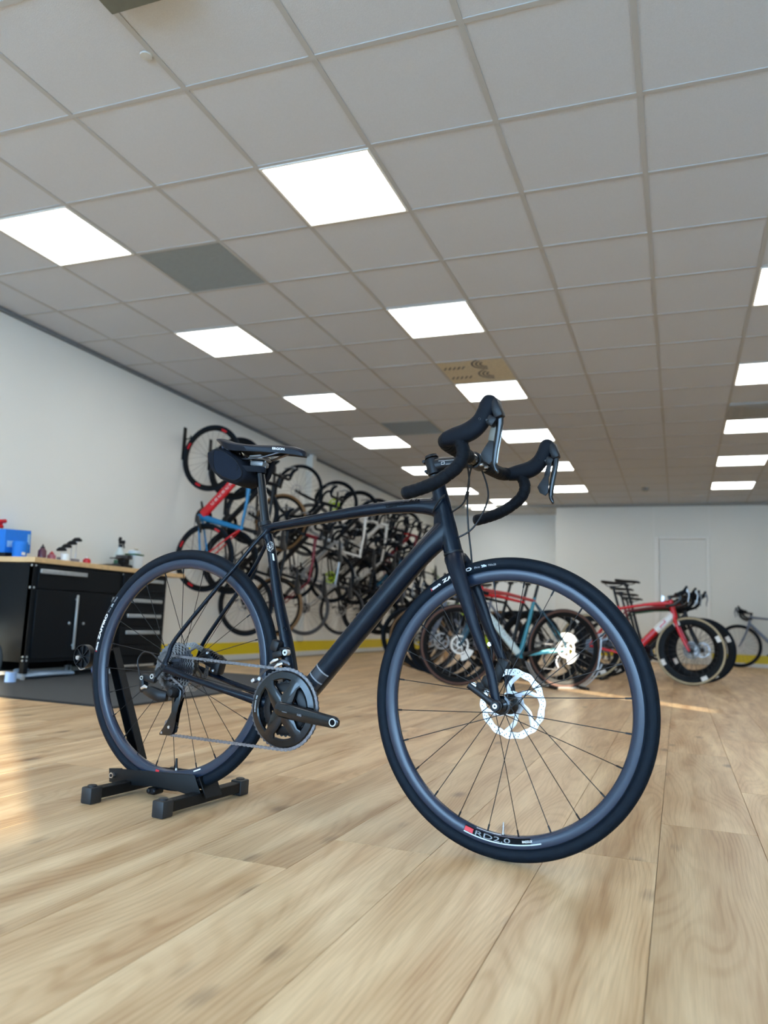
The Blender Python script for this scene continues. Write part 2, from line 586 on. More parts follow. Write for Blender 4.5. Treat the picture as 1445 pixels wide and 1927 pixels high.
def seen(x0, x1, y0, y1, z, pad=40):
    for i in range(4):
        for j in range(7):
            q = px_of((x0 + (x1 - x0) * i / 3, y0 + (y1 - y0) * j / 6, z))
            if q and -pad < q[0] < 1445 + pad and -pad < q[1] < 1927 + pad:
                return True
    return False


PW, PLEN, GAP = 0.24, 1.38, 0.0011
pl = MB(); pl.box((0, 0, -0.0035), (PW - GAP, PLEN - GAP, 0.007), bev=0.0006)
plank_me = {}
rest = MB()
planks = []
seam0 = -0.05 - PW * 20
OFF = {-0.41: 1.97, -0.65: 1.765, -0.17: 1.955}
for c in range(0, 34):
    x = seam0 + PW * (c + .5)
    if x < XL + .01 or x > XRW:
        continue
    key = min(OFF, key=lambda k: abs(k - x))
    off = OFF[key] if abs(key - x) < .06 else (c * 0.53 + rnd.uniform(-.1, .1)) % PLEN
    y = off
    while y > YB:
        y -= PLEN
    while y < YR:
        y0, y1 = max(y, YB), min(y + PLEN, YR)
        x0, x1 = max(x - PW / 2, XL), min(x + PW / 2, XRW)
        if y1 - y0 > .02:
            area = 0
            if seen(x0, x1, y0, y1, 0):
                q = [px_of((x, max(y, .45), 0)) for x, y in ((x0, y0), (x1, y0), (x1, y1), (x0, y1))]
                area = 1e6 if None in q else abs(sum(q[k][0] * q[(k + 1) % 4][1] - q[(k + 1) % 4][0] * q[k][1] for k in range(4))) / 2
            planks.append((area, x0, x1, y0, y1))
        y += PLEN
planks.sort(reverse=True)
for n, (area, x0, x1, y0, y1) in enumerate(planks):
    if area > 0 and n < 290:
        k = (round(x1 - x0, 4), round(y1 - y0, 4))
        if k not in plank_me:
            q = MB(); q.box((0, 0, -.0035), (k[0] - GAP, k[1] - GAP, .007), bev=.0006)
            q.mats = [OAK]; q.m = [0] * len(q.f)
            plank_me[k] = q.mesh('plank', 0)
        link('plank', plank_me[k], floor, ((x0 + x1) / 2, (y0 + y1) / 2, 0))
    else:
        rest.box(((x0 + x1) / 2, (y0 + y1) / 2, -.0035), (x1 - x0 - GAP, y1 - y0 - GAP, .007))
ro = obj('plank_field', rest, OAK, floor, smooth=0)
ro['kind'] = 'stuff'

# ---- ceiling: slab, T-bar grid, tiles, light panels
ceil = slab('ceiling', [(XL - .15, XRW + .15, YB - .15, YR + .15, ZC + .03, ZC + .15)], TBAR)
GX0, GY0, G = -2.525, 2.46, 0.6
gb = MB()
i0, i1 = math.floor((XL - GX0) / G), math.ceil((XRW - GX0) / G)
j0, j1 = math.floor((YB - GY0) / G), math.ceil((YR - GY0) / G)
for i in range(i0, i1 + 1):
    x = GX0 + i * G
    if XL + .02 < x < XRW:
        gb.box((x, (YB + YR) / 2, ZC + .012), (.024, YR - YB, .024))
for j in range(j0, j1 + 1):
    y = GY0 + j * G
    if YB < y < YR:
        gb.box(((XL + XRW) / 2, y, ZC + .0125), (XRW - XL, .024, .024))
obj('ceiling_grid', gb, TBAR, ceil, smooth=0)

LIGHTS = [(-2, j) for j in (-5, -2, 1, 4, 7, 10, 13, 16, 19)] + [(1, j) for j in (-5, -2, 1, 4, 7, 10, 13, 16)] + \
         [(5, j) for j in (-5, -2, 1, 4, 7, 10, 13, 16)] + [(-1, 18)]
VENTS = [(-1, 2), (-1, 9)]
CASS, DIFFU = (5, 9), (1, 6)
tile_me = {}
trest = MB()
cells = []
for i in range(i0, i1):
    for j in range(j0, j1):
        x0, x1 = max(GX0 + i * G, XL), min(GX0 + (i + 1) * G, XRW)
        y0, y1 = max(GY0 + j * G, YB), min(GY0 + (j + 1) * G, YR)
        if x1 - x0 < .03 or y1 - y0 < .03:
            continue
        if (i, j) in LIGHTS or (i, j) in VENTS or (i, j) == CASS or (i, j) == DIFFU:
            continue
        if x0 > XJ and y0 > YF + .2:
            continue
        area = 0
        if seen(x0, x1, y0, y1, ZC):
            q = [px_of((x, y, ZC)) for x, y in ((x0, y0), (x1, y0), (x1, y1), (x0, y1))]
            area = 1e6 if None in q else abs(sum(q[k][0] * q[(k + 1) % 4][1] - q[(k + 1) % 4][0] * q[k][1] for k in range(4))) / 2
        cells.append((area, x0, x1, y0, y1))
cells.sort(reverse=True)
for n, (area, x0, x1, y0, y1) in enumerate(cells):
    if n < 295 and area > 20:
        k = (round(x1 - x0, 3), round(y1 - y0, 3))
        if k not in tile_me:
            q = MB(); q.box((0, 0, .010), (k[0] - .004, k[1] - .004, .012), bev=.002)
            q.mats = [TILE]; q.m = [0] * len(q.f)
            tile_me[k] = q.mesh('ceiling_tile', 0)
        link('ceiling_tile', tile_me[k], ceil, ((x0 + x1) / 2, (y0 + y1) / 2, ZC))
    else:
        trest.box(((x0 + x1) / 2, (y0 + y1) / 2, ZC + .010), (x1 - x0 - .004, y1 - y0 - .004, .012))
to = obj('tile_field', trest, TILE, ceil, smooth=0)
to['kind'] = 'stuff'

lfm = MB()
for a, b, sx, sy in ((0, .286, .584, .012), (0, -.286, .584, .012), (.286, 0, .012, .56), (-.286, 0, .012, .56)):
    lfm.box((a, b, .002), (sx, sy, .014))
lfm.mats = [WHT]; lfm.m = [0] * len(lfm.f)
lfm = lfm.mesh('panel_frame', 0)
ldm = MB(); ldm.box((0, 0, .004), (.562, .562, .006))
ldm.mats = [DIFF]; ldm.m = [0] * len(ldm.f)
ldm = ldm.mesh('diffuser', 0)
ORD = ['first', 'second', 'third', 'fourth', 'fifth', 'sixth', 'seventh', 'eighth', 'ninth', 'tenth', 'eleventh', 'twelfth', 'thirteenth', 'fourteenth', 'fifteenth', 'sixteenth', 'seventeenth', 'last']
rowname = {-2: 'row nearest the hanging bikes', 1: 'row above the black bike', 5: 'row farthest from the hanging bikes'}
for (i, j) in LIGHTS:
    t = empty('ceiling_light', (GX0 + (i + .5) * G, GY0 + (j + .5) * G, ZC))
    if i == -1:
        lab = 'square white lit ceiling panel alone between two rows near the recess'
    elif j < 0:
        lab = f'{"nearer" if j == -2 else "farther"} lit ceiling panel behind the camera, in the {rowname[i]}'
    else:
        lab = f'square white lit ceiling panel, {ORD[(j - 1) // 3]} along the {rowname[i]}'
    tag(t, lab, 'ceiling light', 'lit square ceiling panels')
    link('panel_frame', lfm, t)
    link('diffuser', ldm, t)
for (i, j), lab in zip(VENTS, ('dark grey flush vent square in the ceiling before the second light panel', 'dark grey flush vent square deep in the ceiling above the handlebar end')):
    t = empty('ceiling_vent', (GX0 + (i + .5) * G, GY0 + (j + .5) * G, ZC))
    tag(t, lab, 'vent', 'dark ceiling vents')
    b = MB(); b.box((0, 0, .010), (.574, .574, .006)); obj('backing', b, VENT, t, smooth=0)
    b = MB()
    for k in range(28):
        b.box((0, -.28 + .0205 * k, .004), (.566, .006, .006))
    obj('grille', b, VENT, t, smooth=0)
# cassette air unit
t = empty('air_unit', (GX0 + (CASS[0] + .5) * G, GY0 + (CASS[1] + .5) * G, ZC))
tag(t, 'grey square ceiling air cassette beside the far light panels', 'air conditioner')
b = MB(); b.box((0, 0, -.004), (.585, .585, .022), bev=.006); obj('housing', b, MT('cassette_grey', srgb(150, 148, 142), .5), t)
b = MB()
for a, bb, sx, sy in ((0, .22, .4, .05), (0, -.22, .4, .05), (.22, 0, .05, .4), (-.22, 0, .05, .4)):
    b.box((a, bb, -.016), (sx, sy, .006), bev=.002)
b.box((0, 0, -.016), (.3, .3, .004))
obj('grille', b, VENT, t)
# swirl diffuser tile with curved slots
t = empty('air_diffuser', (GX0 + (DIFFU[0] + .5) * G, GY0 + (DIFFU[1] + .5) * G, ZC))
tag(t, 'cream ceiling air diffuser tile with curved dark slots', 'air diffuser')
b = MB(); b.box((0, 0, .006), (.576, .576, .012), bev=.002); obj('plate', b, MT('cream_metal', srgb(196, 186, 160), .5), t, smooth=0)
b = MB()
for cx, cy in ((.13, .13), (.13, -.13)):
    for r in (.05, .085, .12):
        b.lathe([(r, -.0015), (r + .016, -.0015), (r + .016, .001), (r, .001)], (cx, cy - .05, 0), (0, 0, 1), 14, True, (.15, pi - .5))
for cx, cy in ((-.16, .13), (-.16, -.13)):
    for k in range(5):
        b.box((cx - .09 + k * .04, cy, -.0005), (.014, .07, .003), Matrix.Rotation(.5, 3, 'Z'))
obj('slots', b, MT('slot_dark', srgb(86, 88, 92), .6), t, smooth=0)
t = empty('smoke_detector', (GX0 + 3.45 * G, GY0 + 16.6 * G, ZC))
tag(t, 'small round grey smoke detector on the far ceiling', 'smoke detector')
b = MB(); b.lathe([(0, -.05), (.03, -.05), (.05, -.035), (.055, -.01), (.055, .008)], axis=(0, 0, 1), n=20); obj('housing', b, VENT, t)
t = empty('ceiling_box', (GX0 + 1.03 * G + .16, GY0 - .78 * G - .14, ZC))
tag(t, 'dark olive box fixed to the ceiling at the top edge of the photo', 'junction box')
b = MB(); b.box((0, 0, -.02), (.32, .28, .05), bev=.006); obj('housing', b, MT('olive_metal', srgb(96, 96, 84), .6), t)
b = MB(); b.rod((.1, 0, -.045), (.1, 0, -.05), .012); obj('screw', b, GREYM, t)
# bracket glued on the nearest T-bar (small clear hook)
t = empty('ceiling_hook', (GX0 + .95 * G, GY0 - .36 * G, ZC))
tag(t, 'small pale adhesive hook stuck to the ceiling grid over the nearest tiles', 'hook')
b = MB(); b.lathe([(0, -.006), (.024, -.005), (.026, .0)], axis=(0, 0, 1), n=16); obj('pad', b, MT('clear_hook', srgb(190, 190, 184), .3), t)

# ================================================================ THE BLACK BIKE
# local axes: x = forward from the rear hub, y = to the bike's left, z = up; drive side faces the camera
RH = Vector((-1.3432, 1.9104, 0.3635))
BYAW, LEAN = radians(-6.17), 0.03
RB = Matrix.Rotation(BYAW, 4, 'Z') @ Matrix.Rotation(-LEAN, 4, 'X')
BOFF = Vector((-0.45, 0, 0.3395))           # rear hub seen from the empty
bike = empty('road_bicycle')
bike.matrix_world = Matrix.Translation(RH) @ RB @ Matrix.Translation(-BOFF)
tag(bike, 'black road bicycle in the middle, rear wheel held in a floor stand', 'bicycle')
# steering: everything in front turns about the steerer axis by -2.67 deg
SA = Vector((0.831, 0, 0.33)); SD = Vector((-0.2757, 0, 0.9612)).normalized()
STEER = Matrix.Translation(SA) @ Matrix.Rotation(radians(-2.67), 4, SD) @ Matrix.Translation(-SA)
FH = Vector((0.9769, 0, -0.0224))


def bpart(name, mb, m=None, parent=None, steer=False, smooth=38):
    if steer:
        mb.xf(STEER)
    return obj(name, mb, m, parent or bike, None if parent else BOFF, smooth)


def blend(mb, name, m, voxel=0.0028, smooth_it=6):
    """fuse overlapping tubes into one moulded skin (carbon lay-up)."""
    mb.mats = [m]; mb.m = [0] * len(mb.f)
    me = mb.mesh(name, 0)
    o = bpy.data.objects.new('tmp', me)
    COL.objects.link(o)
    r = o.modifiers.new('r', 'REMESH'); r.mode = 'VOXEL'; r.voxel_size = voxel; r.adaptivity = 0
    q = o.modifiers.new('s', 'SMOOTH'); q.factor = 0.6; q.iterations = smooth_it
    dg = bpy.context.evaluated_depsgraph_get()
    out = bpy.data.meshes.new_from_object(o.evaluated_get(dg))
    bpy.data.objects.remove(o)
    out.polygons.foreach_set('use_smooth', [True] * len(out.polygons))
    out.name = name
    if not out.materials:
        out.materials.append(m)
    return out


Y = (0, 1, 0)
fr = MB()
def tube2(mb, pts, seg=5, n=20, power=2.0):
    """pts: (x, y, z, half in-plane, half lateral)"""
    q = catmull(pts, seg)
    mb.sweep([p[:3] for p in q], [(max(p[3], .002), max(p[4], .002)) for p in q], n, ref=Y, power=power)

# head tube, top tube, down tube, seat tube
tube2(fr, [(.8325, 0, .325, .0235, .0235), (.818, 0, .375, .023, .022), (.800, 0, .44, .0215, .019), (.783, 0, .498, .019, .018), (.7795, 0, .510, .018, .018)], 4, 24)
tube2(fr, [(.262, 0, .399, .0105, .017), (.30, 0, .404, .0118, .0185), (.43, 0, .4215, .0135, .019), (.57, 0, .4405, .0158, .018), (.66, 0, .4485, .0172, .017), (.74, 0, .449, .020, .017), (.80, 0, .441, .026, .018)], 5, 24, 2.4)
tube2(fr, [(.398, 0, -.078, .026, .030), (.45, 0, -.022, .0265, .030), (.56, 0, .108, .0275, .0265), (.68, 0, .2505, .0275, .0245), (.745, 0, .3235, .028, .0235), (.795, 0, .373, .031, .022), (.815, 0, .395, .027, .021)], 6, 24, 2.3)
tube2(fr, [(.259, 0, .412, .0150, .0150), (.2655, 0, .39, .0140, .0140), (.2855, 0, .3444, .0125, .0135), (.321, 0, .21, .0140, .016), (.363, 0, .081, .0165, .021), (.392, 0, -.05, .021, .028)], 6, 20, 2.2)
# web behind the head tube between the two main tubes
tube2(fr, [(.798, 0, .455, .014, .014), (.797, 0, .42, .022, .016), (.800, 0, .385, .024, .016)], 3, 16)
fr.lathe([(0, -.036), (.024, -.036), (.026, -.03), (.026, .03), (.024, .036), (0, .036)], (.398, 0, -.0805), Y, 28)
for s in (-1, 1):
    # chainstay, seatstay, dropout
    tube2(fr, [(-.006, s * .066, -.001, .013, .005), (.03, s * .064, -.008, .0105, .008), (.084, s * .061, -.0215, .0082, .0085), (.18, s * .054, -.042, .0092, .0085), (.26, s * .044, -.058, .0115, .009), (.31, s * .036, -.068, .014, .010), (.37, s * .022, -.078, .017, .012)], 5, 14)
    tube2(fr, [(-.004, s * .066, -.003, .0115, .0055), (.012, s * .065, .035, .0085, .006), (.031, s * .063, .081, .0066, .0065), (.14, s * .050, .2155, .0066, .0062), (.20, s * .040, .287, .0066, .006), (.245, s * .026, .350, .0065, .006), (.268, s * .012, .385, .0075, .007), (.285, s * .008, .398, .008, .008)], 5, 14)
frame_me = blend(fr, 'frame', FRAMEM)
frame = link('frame', frame_me, bike, BOFF)
FT = BVHTree.FromPolygons([v.co[:] for v in frame_me.vertices], [tuple(p.vertices) for p in frame_me.polygons])


def on_frame(x, z, off=.0006, y0=-.2):
    h = FT.ray_cast(Vector((x, y0, z)), Vector((0, 1, 0)))
    return (h[0] + Vector((0, -off, 0))) if h[0] is not None else Vector((x, -.02, z))


# seat collar, seatpost
b = MB()
b.lathe([(.0135, 0), (.0175, .002), (.0175, .013), (.0135, .015)], (.2612, 0, .404), (-.232, 0, .973), 24)
b.rod((.245, -.012, .413), (.245, .012, .413), .004)
bpart('seat_collar', b, BLACKP)
b = MB(); tube2(b, [(.2640, 0, .400, .0126, .0126), (.2266, 0, .5626, .0126, .0126), (.2235, 0, .576, .0128, .0128)], 3, 24)
post = bpart('seatpost', b, GLOSSB)
b = MB()
b.box((.2225, 0, .586), (.046, .034, .016), Matrix.Rotation(.12, 3, 'Y'), .005, 2)
b.box((.2225, 0, .600), (.052, .050, .008), Matrix.Rotation(.05, 3, 'Y'), .003)
b.box((.2225, 0, .606), (.040, .052, .006), None, .002)
for dx in (-.02, .02):
    b.rod((.2225 + dx, 0, .612), (.2225 + dx, 0, .574), .0032)
obj('saddle_clamp', b, GREYM, post)

# saddle
st = [(.097, .6660, .046, .003), (.103, .6650, .057, .005), (.118, .6610, .065, .0105), (.140, .6530, .0675, .0190), (.165, .6468, .063, .0185), (.19, .6430, .055, .0160), (.22, .6405, .0425, .0145), (.25, .6390, .032, .0140), (.28, .6375, .0255, .0148), (.31, .6350, .0215, .0152), (.34, .6305, .0185, .0152), (.362, .6235, .0165, .0120), (.374, .6165, .0135, .0075), (.3790, .6110, .006, .003)]
st = catmull(st, 4)
b = MB()
nn = 22
vs, fs = [], []
for x, zt, hw, sk in st:
    for k in range(nn):
        t = 2 * pi * k / nn
        c, s_ = cos(t), sin(t)
        if s_ >= -0.05:
            y = hw * math.copysign(abs(c) ** .8, c)
            z = zt - .010 * (abs(y) / hw) ** 2.6 - (0 if abs(y) < hw * .98 else .002)
        else:
            y = hw * .90 * math.copysign(abs(c) ** .5, c)
            z = zt - .010 - sk * (.25 + .75 * min(1, 1.6 * abs(c)))
        vs.append((x, y, z))
m_ = len(st)
for i in range(m_ - 1):
    for k in range(nn):
        k2 = (k + 1) % nn
        fs.append((i * nn + k, i * nn + k2, (i + 1) * nn + k2, (i + 1) * nn + k))
fs.append(tuple(range(nn))); fs.append(tuple((m_ - 1) * nn + k for k in range(nn)))
b.add(vs, fs)
saddle = bpart('saddle', b, SADM, smooth=50)
saddle_me = saddle.data
STREE = BVHTree.FromPolygons([v.co[:] for v in saddle_me.vertices], [tuple(p.vertices) for p in saddle_me.polygons])
b = MB()
for s in (-1, 1):
    q = catmull([(.118, s * .038, .640), (.136, s * .030, .621), (.157, s * .022, .603), (.232, s * .022, .600), (.306, s * .016, .614), (.345, s * .009, .620)], 6)
    b.sweep(q, .0036, 8)
obj('saddle_rails', b, DSTEEL, saddle)
# textured grip panels on the rear of the saddle
b = MB()
for s in (-1, 1):
    vs, fs = [], []
    nx, ny = 16, 8
    for i in range(nx):
        x = .112 + .10 * i / (nx - 1)
        for j in range(ny):
            wd = .044 * (1 - .6 * i / (nx - 1))
            y = s * (.010 + wd * j / (ny - 1))
            h = STREE.ray_cast(Vector((x, y, .8)), Vector((0, 0, -1)))
            vs.append((h[0] + Vector((0, 0, .0007))) if h[0] is not None else Vector((x, y, .65)))
    for i in range(nx - 1):
        for j in range(ny - 1):
            a = i * ny + j
            fs.append((a, a + 1, a + ny + 1, a + ny))
    b.add(vs, fs)
obj('grip_panel', b, SADT, saddle)
b = MB()
b.box((.116, 0, .640), (.020, .072, .012), Matrix.Rotation(-.5, 3, 'Y'), .003)
obj('saddle_bridge', b, MT('blue_grey_plastic', srgb(70, 78, 96), .4), saddle)
def on_saddle(x, z):
    h = STREE.ray_cast(Vector((x, -.2, z)), Vector((0, 1, 0)))
    return (h[0] + Vector((0, -.0006, 0))) if h[0] is not None else Vector((x, -.02, z))
b = MB()
text_on(b, 'ERGON', lambda x, y: on_saddle(.281 + x, .6205 + y - x * .10), width=.038, height=.0068, bold=.03)
obj('lettering', b, INKW, saddle, smooth=0)

# frame decals
b = MB()
text_on(b, 'cannondale', lambda x, y: on_frame(.6465 + x, .4430 + y + x * .117, .0009), width=.0945, height=.0145, bold=.02)
bpart('frame_lettering', b, INKB, smooth=0)
def strip(mb, quads, nu=10, nv=6):
    for (p00, p10, p11, p01) in quads:
        vs, fs = [], []
        for i in range(nu + 1):
            for j in range(nv + 1):
                u, v = i / nu, j / nv
                x = (p00[0] * (1 - u) + p10[0] * u) * (1 - v) + (p01[0] * (1 - u) + p11[0] * u) * v
                z = (p00[1] * (1 - u) + p10[1] * u) * (1 - v) + (p01[1] * (1 - u) + p11[1] * u) * v
                vs.append(on_frame(x, z, .0007))
        for i in range(nu):
            for j in range(nv):
                a = i * (nv + 1) + j
                fs.append((a, a + 1, a + nv + 2, a + nv + 1))
        mb.add(vs, fs)
d, nrm = Vector((.643, 0, .766)), Vector((.766, 0, -.643))
def dtq(t0, t1, w0=-.024, w1=.024):
    o = Vector((.45, 0, -.022))
    f = lambda t, w: ((o + d * t + nrm * w).x, (o + d * t + nrm * w).z)
    return f(t0, w0), f(t1, w0), f(t1, w1), f(t0, w1)
b = MB()
strip(b, [dtq(.030, .034), dtq(.058, .062)], 2, 16)
bpart('frame_bands', b, INKG)
b = MB()
strip(b, [dtq(.0345, .0575), dtq(.0, .0295)], 6, 16)
bpart('frame_gloss_patch', b, INKD)
# round emblem and small sticker on the seat tube
b = MB().use(INKD)
def disc(mb, cx, cz, r, off, n=20, r0=0.0):
    vs = [on_frame(cx + r * cos(2 * pi * k / n), cz + r * sin(2 * pi * k / n), off) for k in range(n)]
    if r0:
        vs += [on_frame(cx + r0 * cos(2 * pi * k / n), cz + r0 * sin(2 * pi * k / n), off) for k in range(n)]
        mb.add(vs, [(k, (k + 1) % n, n + (k + 1) % n, n + k) for k in range(n)])
    else:
        mb.add(vs, [tuple(range(n))])
EC = (.2945, .3465)
disc(b, EC[0], EC[1], .0135, .0005)
b.use(INKW)
disc(b, EC[0], EC[1], .0068, .0009)
disc(b, EC[0], EC[1], .0135, .0009, 24, .0126)
b.use(INKS)
for k in range(12):
    a = 2 * pi * k / 12
    disc(b, EC[0] + .0098 * cos(a), EC[1] + .0098 * sin(a), .0011, .0010, 6)
b.use(INKG)
disc(b, EC[0], EC[1], .004, .0012, 14, .0032)
bpart('round_emblem', b)
b = MB()
strip(b, [((.302, .326), (.309, .326), (.314, .307), (.307, .307))], 3, 5)
bpart('seat_tube_sticker', b, INKS)
for (x, z) in ((.358, .123), (.376, .058)):
    b = MB()
    p = on_frame(x - .002, z)
    b.lathe([(0, -.004), (.004, -.004), (.005, 0), (.005, .003)], (p.x + .006, p.y + .002, p.z), (0.5, -1, 0), 12)
    bpart('bottle_bolt', b, BLACKP)
for t in (.16, .225):
    b = MB()
    p = Vector((.45, 0, -.022)) + d * t - nrm * .0275
    b.lathe([(0, .004), (.0035, .004), (.005, .001), (.005, -.003)], p, -nrm, 12)
    bpart('bottle_bolt', b, BLACKP)
# short cable entering the head of the frame
b = MB()
b.sweep(catmull([(.815, -.030, .470), (.800, -.030, .456), (.787, -.0245, .440), (.779, -.021, .428)], 6), .0023, 8)
b.rod((.8125, -.030, .4675), (.806, -.030, .4615), .0036)
bpart('shift_cable', b, BLACKP)

# ---------------------------------------------------------------- wheels
def wheel_part(name, hub, steer, front):
    w = empty(name, parent=bike)
    mw = Matrix.Translation(BOFF) @ (STEER if steer else Matrix.Identity(4)) @ Matrix.Translation(hub)
    w.matrix_local = mw
    # tyre: round casing with bead lips
    prof = []
    for k in range(21):
        a = -2.5 + 5.0 * k / 20
        prof.append((.3247 + .0148 * cos(a), .0148 * sin(a)))
    prof += [(.3092, .0105), (.3085, .0090), (.3085, -.0090), (.3092, -.0105)]
    b = MB(); b.lathe(prof, n=128, closed=True)
    obj('tyre', b, RUBBER, w, smooth=60)
    b = MB()
    b.lathe([(.3247 + .0153 * cos(a), .0153 * sin(a)) for a in [-.86 + 1.72 * k / 10 for k in range(11)]], n=128)
    obj('tread', b, TREADM, w, smooth=60)
    # rim: box section with rounded spoke bed
    prof = [(.3104, -.0104), (.3098, -.0120), (.308, -.0125), (.300, -.0125), (.291, -.0110), (.2855, -.0075), (.2838, -.003), (.2838, .003), (.2855, .0075), (.291, .0110), (.300, .0125), (.308, .0125), (.3098, .0120), (.3104, .0104)]
    b = MB(); b.lathe(prof, n=128, closed=True)
    obj('rim', b, RIMM, w, smooth=50)
    # hub
    b = MB()
    if front:
        b.lathe([(0, -.05), (.010, -.05), (.0105, -.044), (.0165, -.040), (.0165, -.033), (.0215, -.032), (.0215, -.027), (.0145, -.024), (.0115, -.010), (.0115, .008), (.017, .016), (.0235, .020), (.0235, .026), (.018, .030), (.018, .042), (.010, .048), (0, .05)], n=28)
    else:
        b.lathe([(0, -.068), (.010, -.068), (.0165, -.05), (.0165, -.020), (.0245, -.019), (.0245, -.014), (.015, -.011), (.0135, .008), (.018, .018), (.0225, .022), (.0225, .027), (.018, .032), (.018, .045), (.010, .06), (0, .066)], n=28)
    obj('hub', b, GLOSSB, w)
    # spokes: 24, crossed; four shapes, each turned six times
    fl = {-1: (-.0295, .0185), 1: (.023, .0205)} if front else {-1: (-.0165, .0205), 1: (.0245, .0190)}
    for q in range(4):
        s = -1 if q % 2 == 0 else 1
        lead = 1 if q < 2 else -1
        y0, r0 = fl[s]
        th = radians(15 * q + (7.5 if front else 4.0))
        ha = th + lead * radians(62)
        A = Vector((r0 * cos(ha), y0, r0 * sin(ha)))
        B = Vector((.2845 * cos(th), s * .002, .2845 * sin(th)))
        dd = (B - A).normalized()
        b = MB(); b.rod(A, B, .0010, 6); b.rod(B - dd * .014, B + dd * .002, .0021, 6)
        b.mats = [BLACKP]; b.m = [0] * len(b.f)
        me = b.mesh('spoke', 30)
        for k in range(6):
            o = link('spoke', me, w)
            o.rotation_euler = (0, -radians(60 * k), 0)
    # brake rotor on the left
    R = .080 if front else .071
    yr = .041 if front else .044
    b = MB().use(ROTORM if front else mat('rear_rotor_steel', (.30, .30, .31), .35, .9))
    n = 120
    vs, fs = [], []
    for yy in (yr - .0009, yr + .0009):
        for k in range(n):
            a = 2 * pi * k / n
            ro = R + .0014 * sin(a * 14)
            ri = R - .0145 + .0012 * sin(a * 14 + 1.2)
            vs.append((ro * cos(a), yy, ro * sin(a)))
            vs.append((ri * cos(a), yy, ri * sin(a)))
    for k in range(n):
        j = (k + 1) % n
        fs += [(2 * k, 2 * j, 2 * j + 1, 2 * k + 1), (2 * n + 2 * k, 2 * n + 2 * k + 1, 2 * n + 2 * j + 1, 2 * n + 2 * j),
               (2 * k, 2 * n + 2 * k, 2 * n + 2 * j, 2 * j), (2 * k + 1, 2 * j + 1, 2 * n + 2 * j + 1, 2 * n + 2 * k + 1)]
    b.add(vs, fs)
    for k in range(6):
        a = 2 * pi * k / 6 + .3
        pts = [Vector(((R - .012) * cos(a), yr, (R - .012) * sin(a))), Vector((.046 * cos(a + .35), yr, .046 * sin(a + .35))), Vector((.024 * cos(a + .72), yr, .024 * sin(a + .72)))]
        b.sweep(catmull([tuple(p) for p in pts], 3), [(.0052, .0009)] * 7, 6, ref=Y)
    b.lathe([(.0185, yr - .001), (.029, yr - .001), (.029, yr + .001), (.0185, yr + .001)], n=30, closed=True)
    b.use(BLACKP)
    for k in range(42):
        a = 2 * pi * k / 42
        for r_, da in ((R - .0045, 0), (R - .0085, .05), ):
            if k % 7 == 6 and r_ > R - .006:
                continue
            c = Vector((r_ * cos(a + da), 0, r_ * sin(a + da)))
            b.lathe([(0, yr - .0011), (.0013, yr - .0011), (.0013, yr + .0011), (0, yr + .0011)], (c.x, 0, c.z), Y, 6)
    obj('brake_rotor', b, None, w)
    # valve
    vx, vz = ((.0015, -1) if front else (.08, -.9968))
    vd = Vector((vx, 0, vz)).normalized()
    b = MB().use(STEEL)
    P = lambda r_: vd * r_
    b.rod(P(.285), P(.281), .0040, 10); b.rod(P(.283), P(.266), .0028, 10); b.rod(P(.266), P(.258), .0018, 8)
    if not front:
        b.use(BLACKP).rod(P(.278), P(.252), .0042, 10, .0030)
    obj('valve', b, None, w)
    # tyre lettering on the drive side (and its red tick), following the casing
    def ring_text(text, a0, r0_, width, height, mb, bold=.02):
        # clockwise seen from the drive side (y < 0), i.e. x right, z up
        def fn(x, y):
            r_ = r0_ + y
            a = a0 - x / r0_
            q = max(-1, min(1, (r_ - .3247) / .0148))
            yy = -.0148 * sqrt(max(0, 1 - q * q)) - .0004
            return (r_ * cos(a), yy, r_ * sin(a))
        return text_on(mb, text, fn, width=width, height=height, bold=bold)
    b = MB()
    base = radians(126.6) if front else radians(174.8)
    b.use(INKR)
    ring_text('J', base + .012, .3205, .003, .007, b)
    b.use(INKW)
    w_ = ring_text('vittoria', base, .3203, .026, .0062, b, .03)
    w2 = ring_text('ZAFFIRO', base - .033 / .32, .3203, .082, .0084, b, .035)
    b.use(INKG)
    ring_text('Pro', base - .122 / .32, .3208, .014, .0052, b)
    b.use(INKS)
    ring_text('28c', base - .140 / .32, .3206, .013, .0058, b)
    b.use(INKG)
    ring_text('700x28', base - .157 / .32, .3208, .020, .0046, b)
    obj('tyre_lettering', b, None, w, smooth=0)
    # rim decal
    if front:
        b = MB()
        lift = [0.0]
        def rimfn(r_, a):
            # side wall of the rim at radius r_
            pr = [(.2838, .003), (.2855, .0075), (.291, .0110), (.300, .0125), (.310, .0128)]
            y_ = pr[-1][1]
            for (ra, ya), (rb, yb) in zip(pr, pr[1:]):
                if ra <= r_ <= rb:
                    y_ = ya + (yb - ya) * (r_ - ra) / (rb - ra)
            return (r_ * cos(a), -y_ - .0006 - lift[0], r_ * sin(a))
        def band(a0, a1, r0_, r1_, n_=24):
            vs, fs = [], []
            for i in range(n_ + 1):
                a = a0 + (a1 - a0) * i / n_
                for j in range(4):
                    vs.append(rimfn(r0_ + (r1_ - r0_) * j / 3, a))
            for i in range(n_):
                for j in range(3):
                    q = i * 4 + j
                    fs.append((q, q + 1, q + 5, q + 4))
            b.add(vs, fs)
        A0, A1 = radians(-107.5), radians(-72.0)
        b.use(INKB); band(A0, A1 - .08, .2848, .2995); lift[0] = .0005
        b.use(INKR); band(A0 + .004, A0 + .075, .2895, .2990, 6)
        b.use(INKS); band(A0 + .004, A1, .2998, .3022)
        band(A0 + .09, A0 + .30, .2842, .2850)
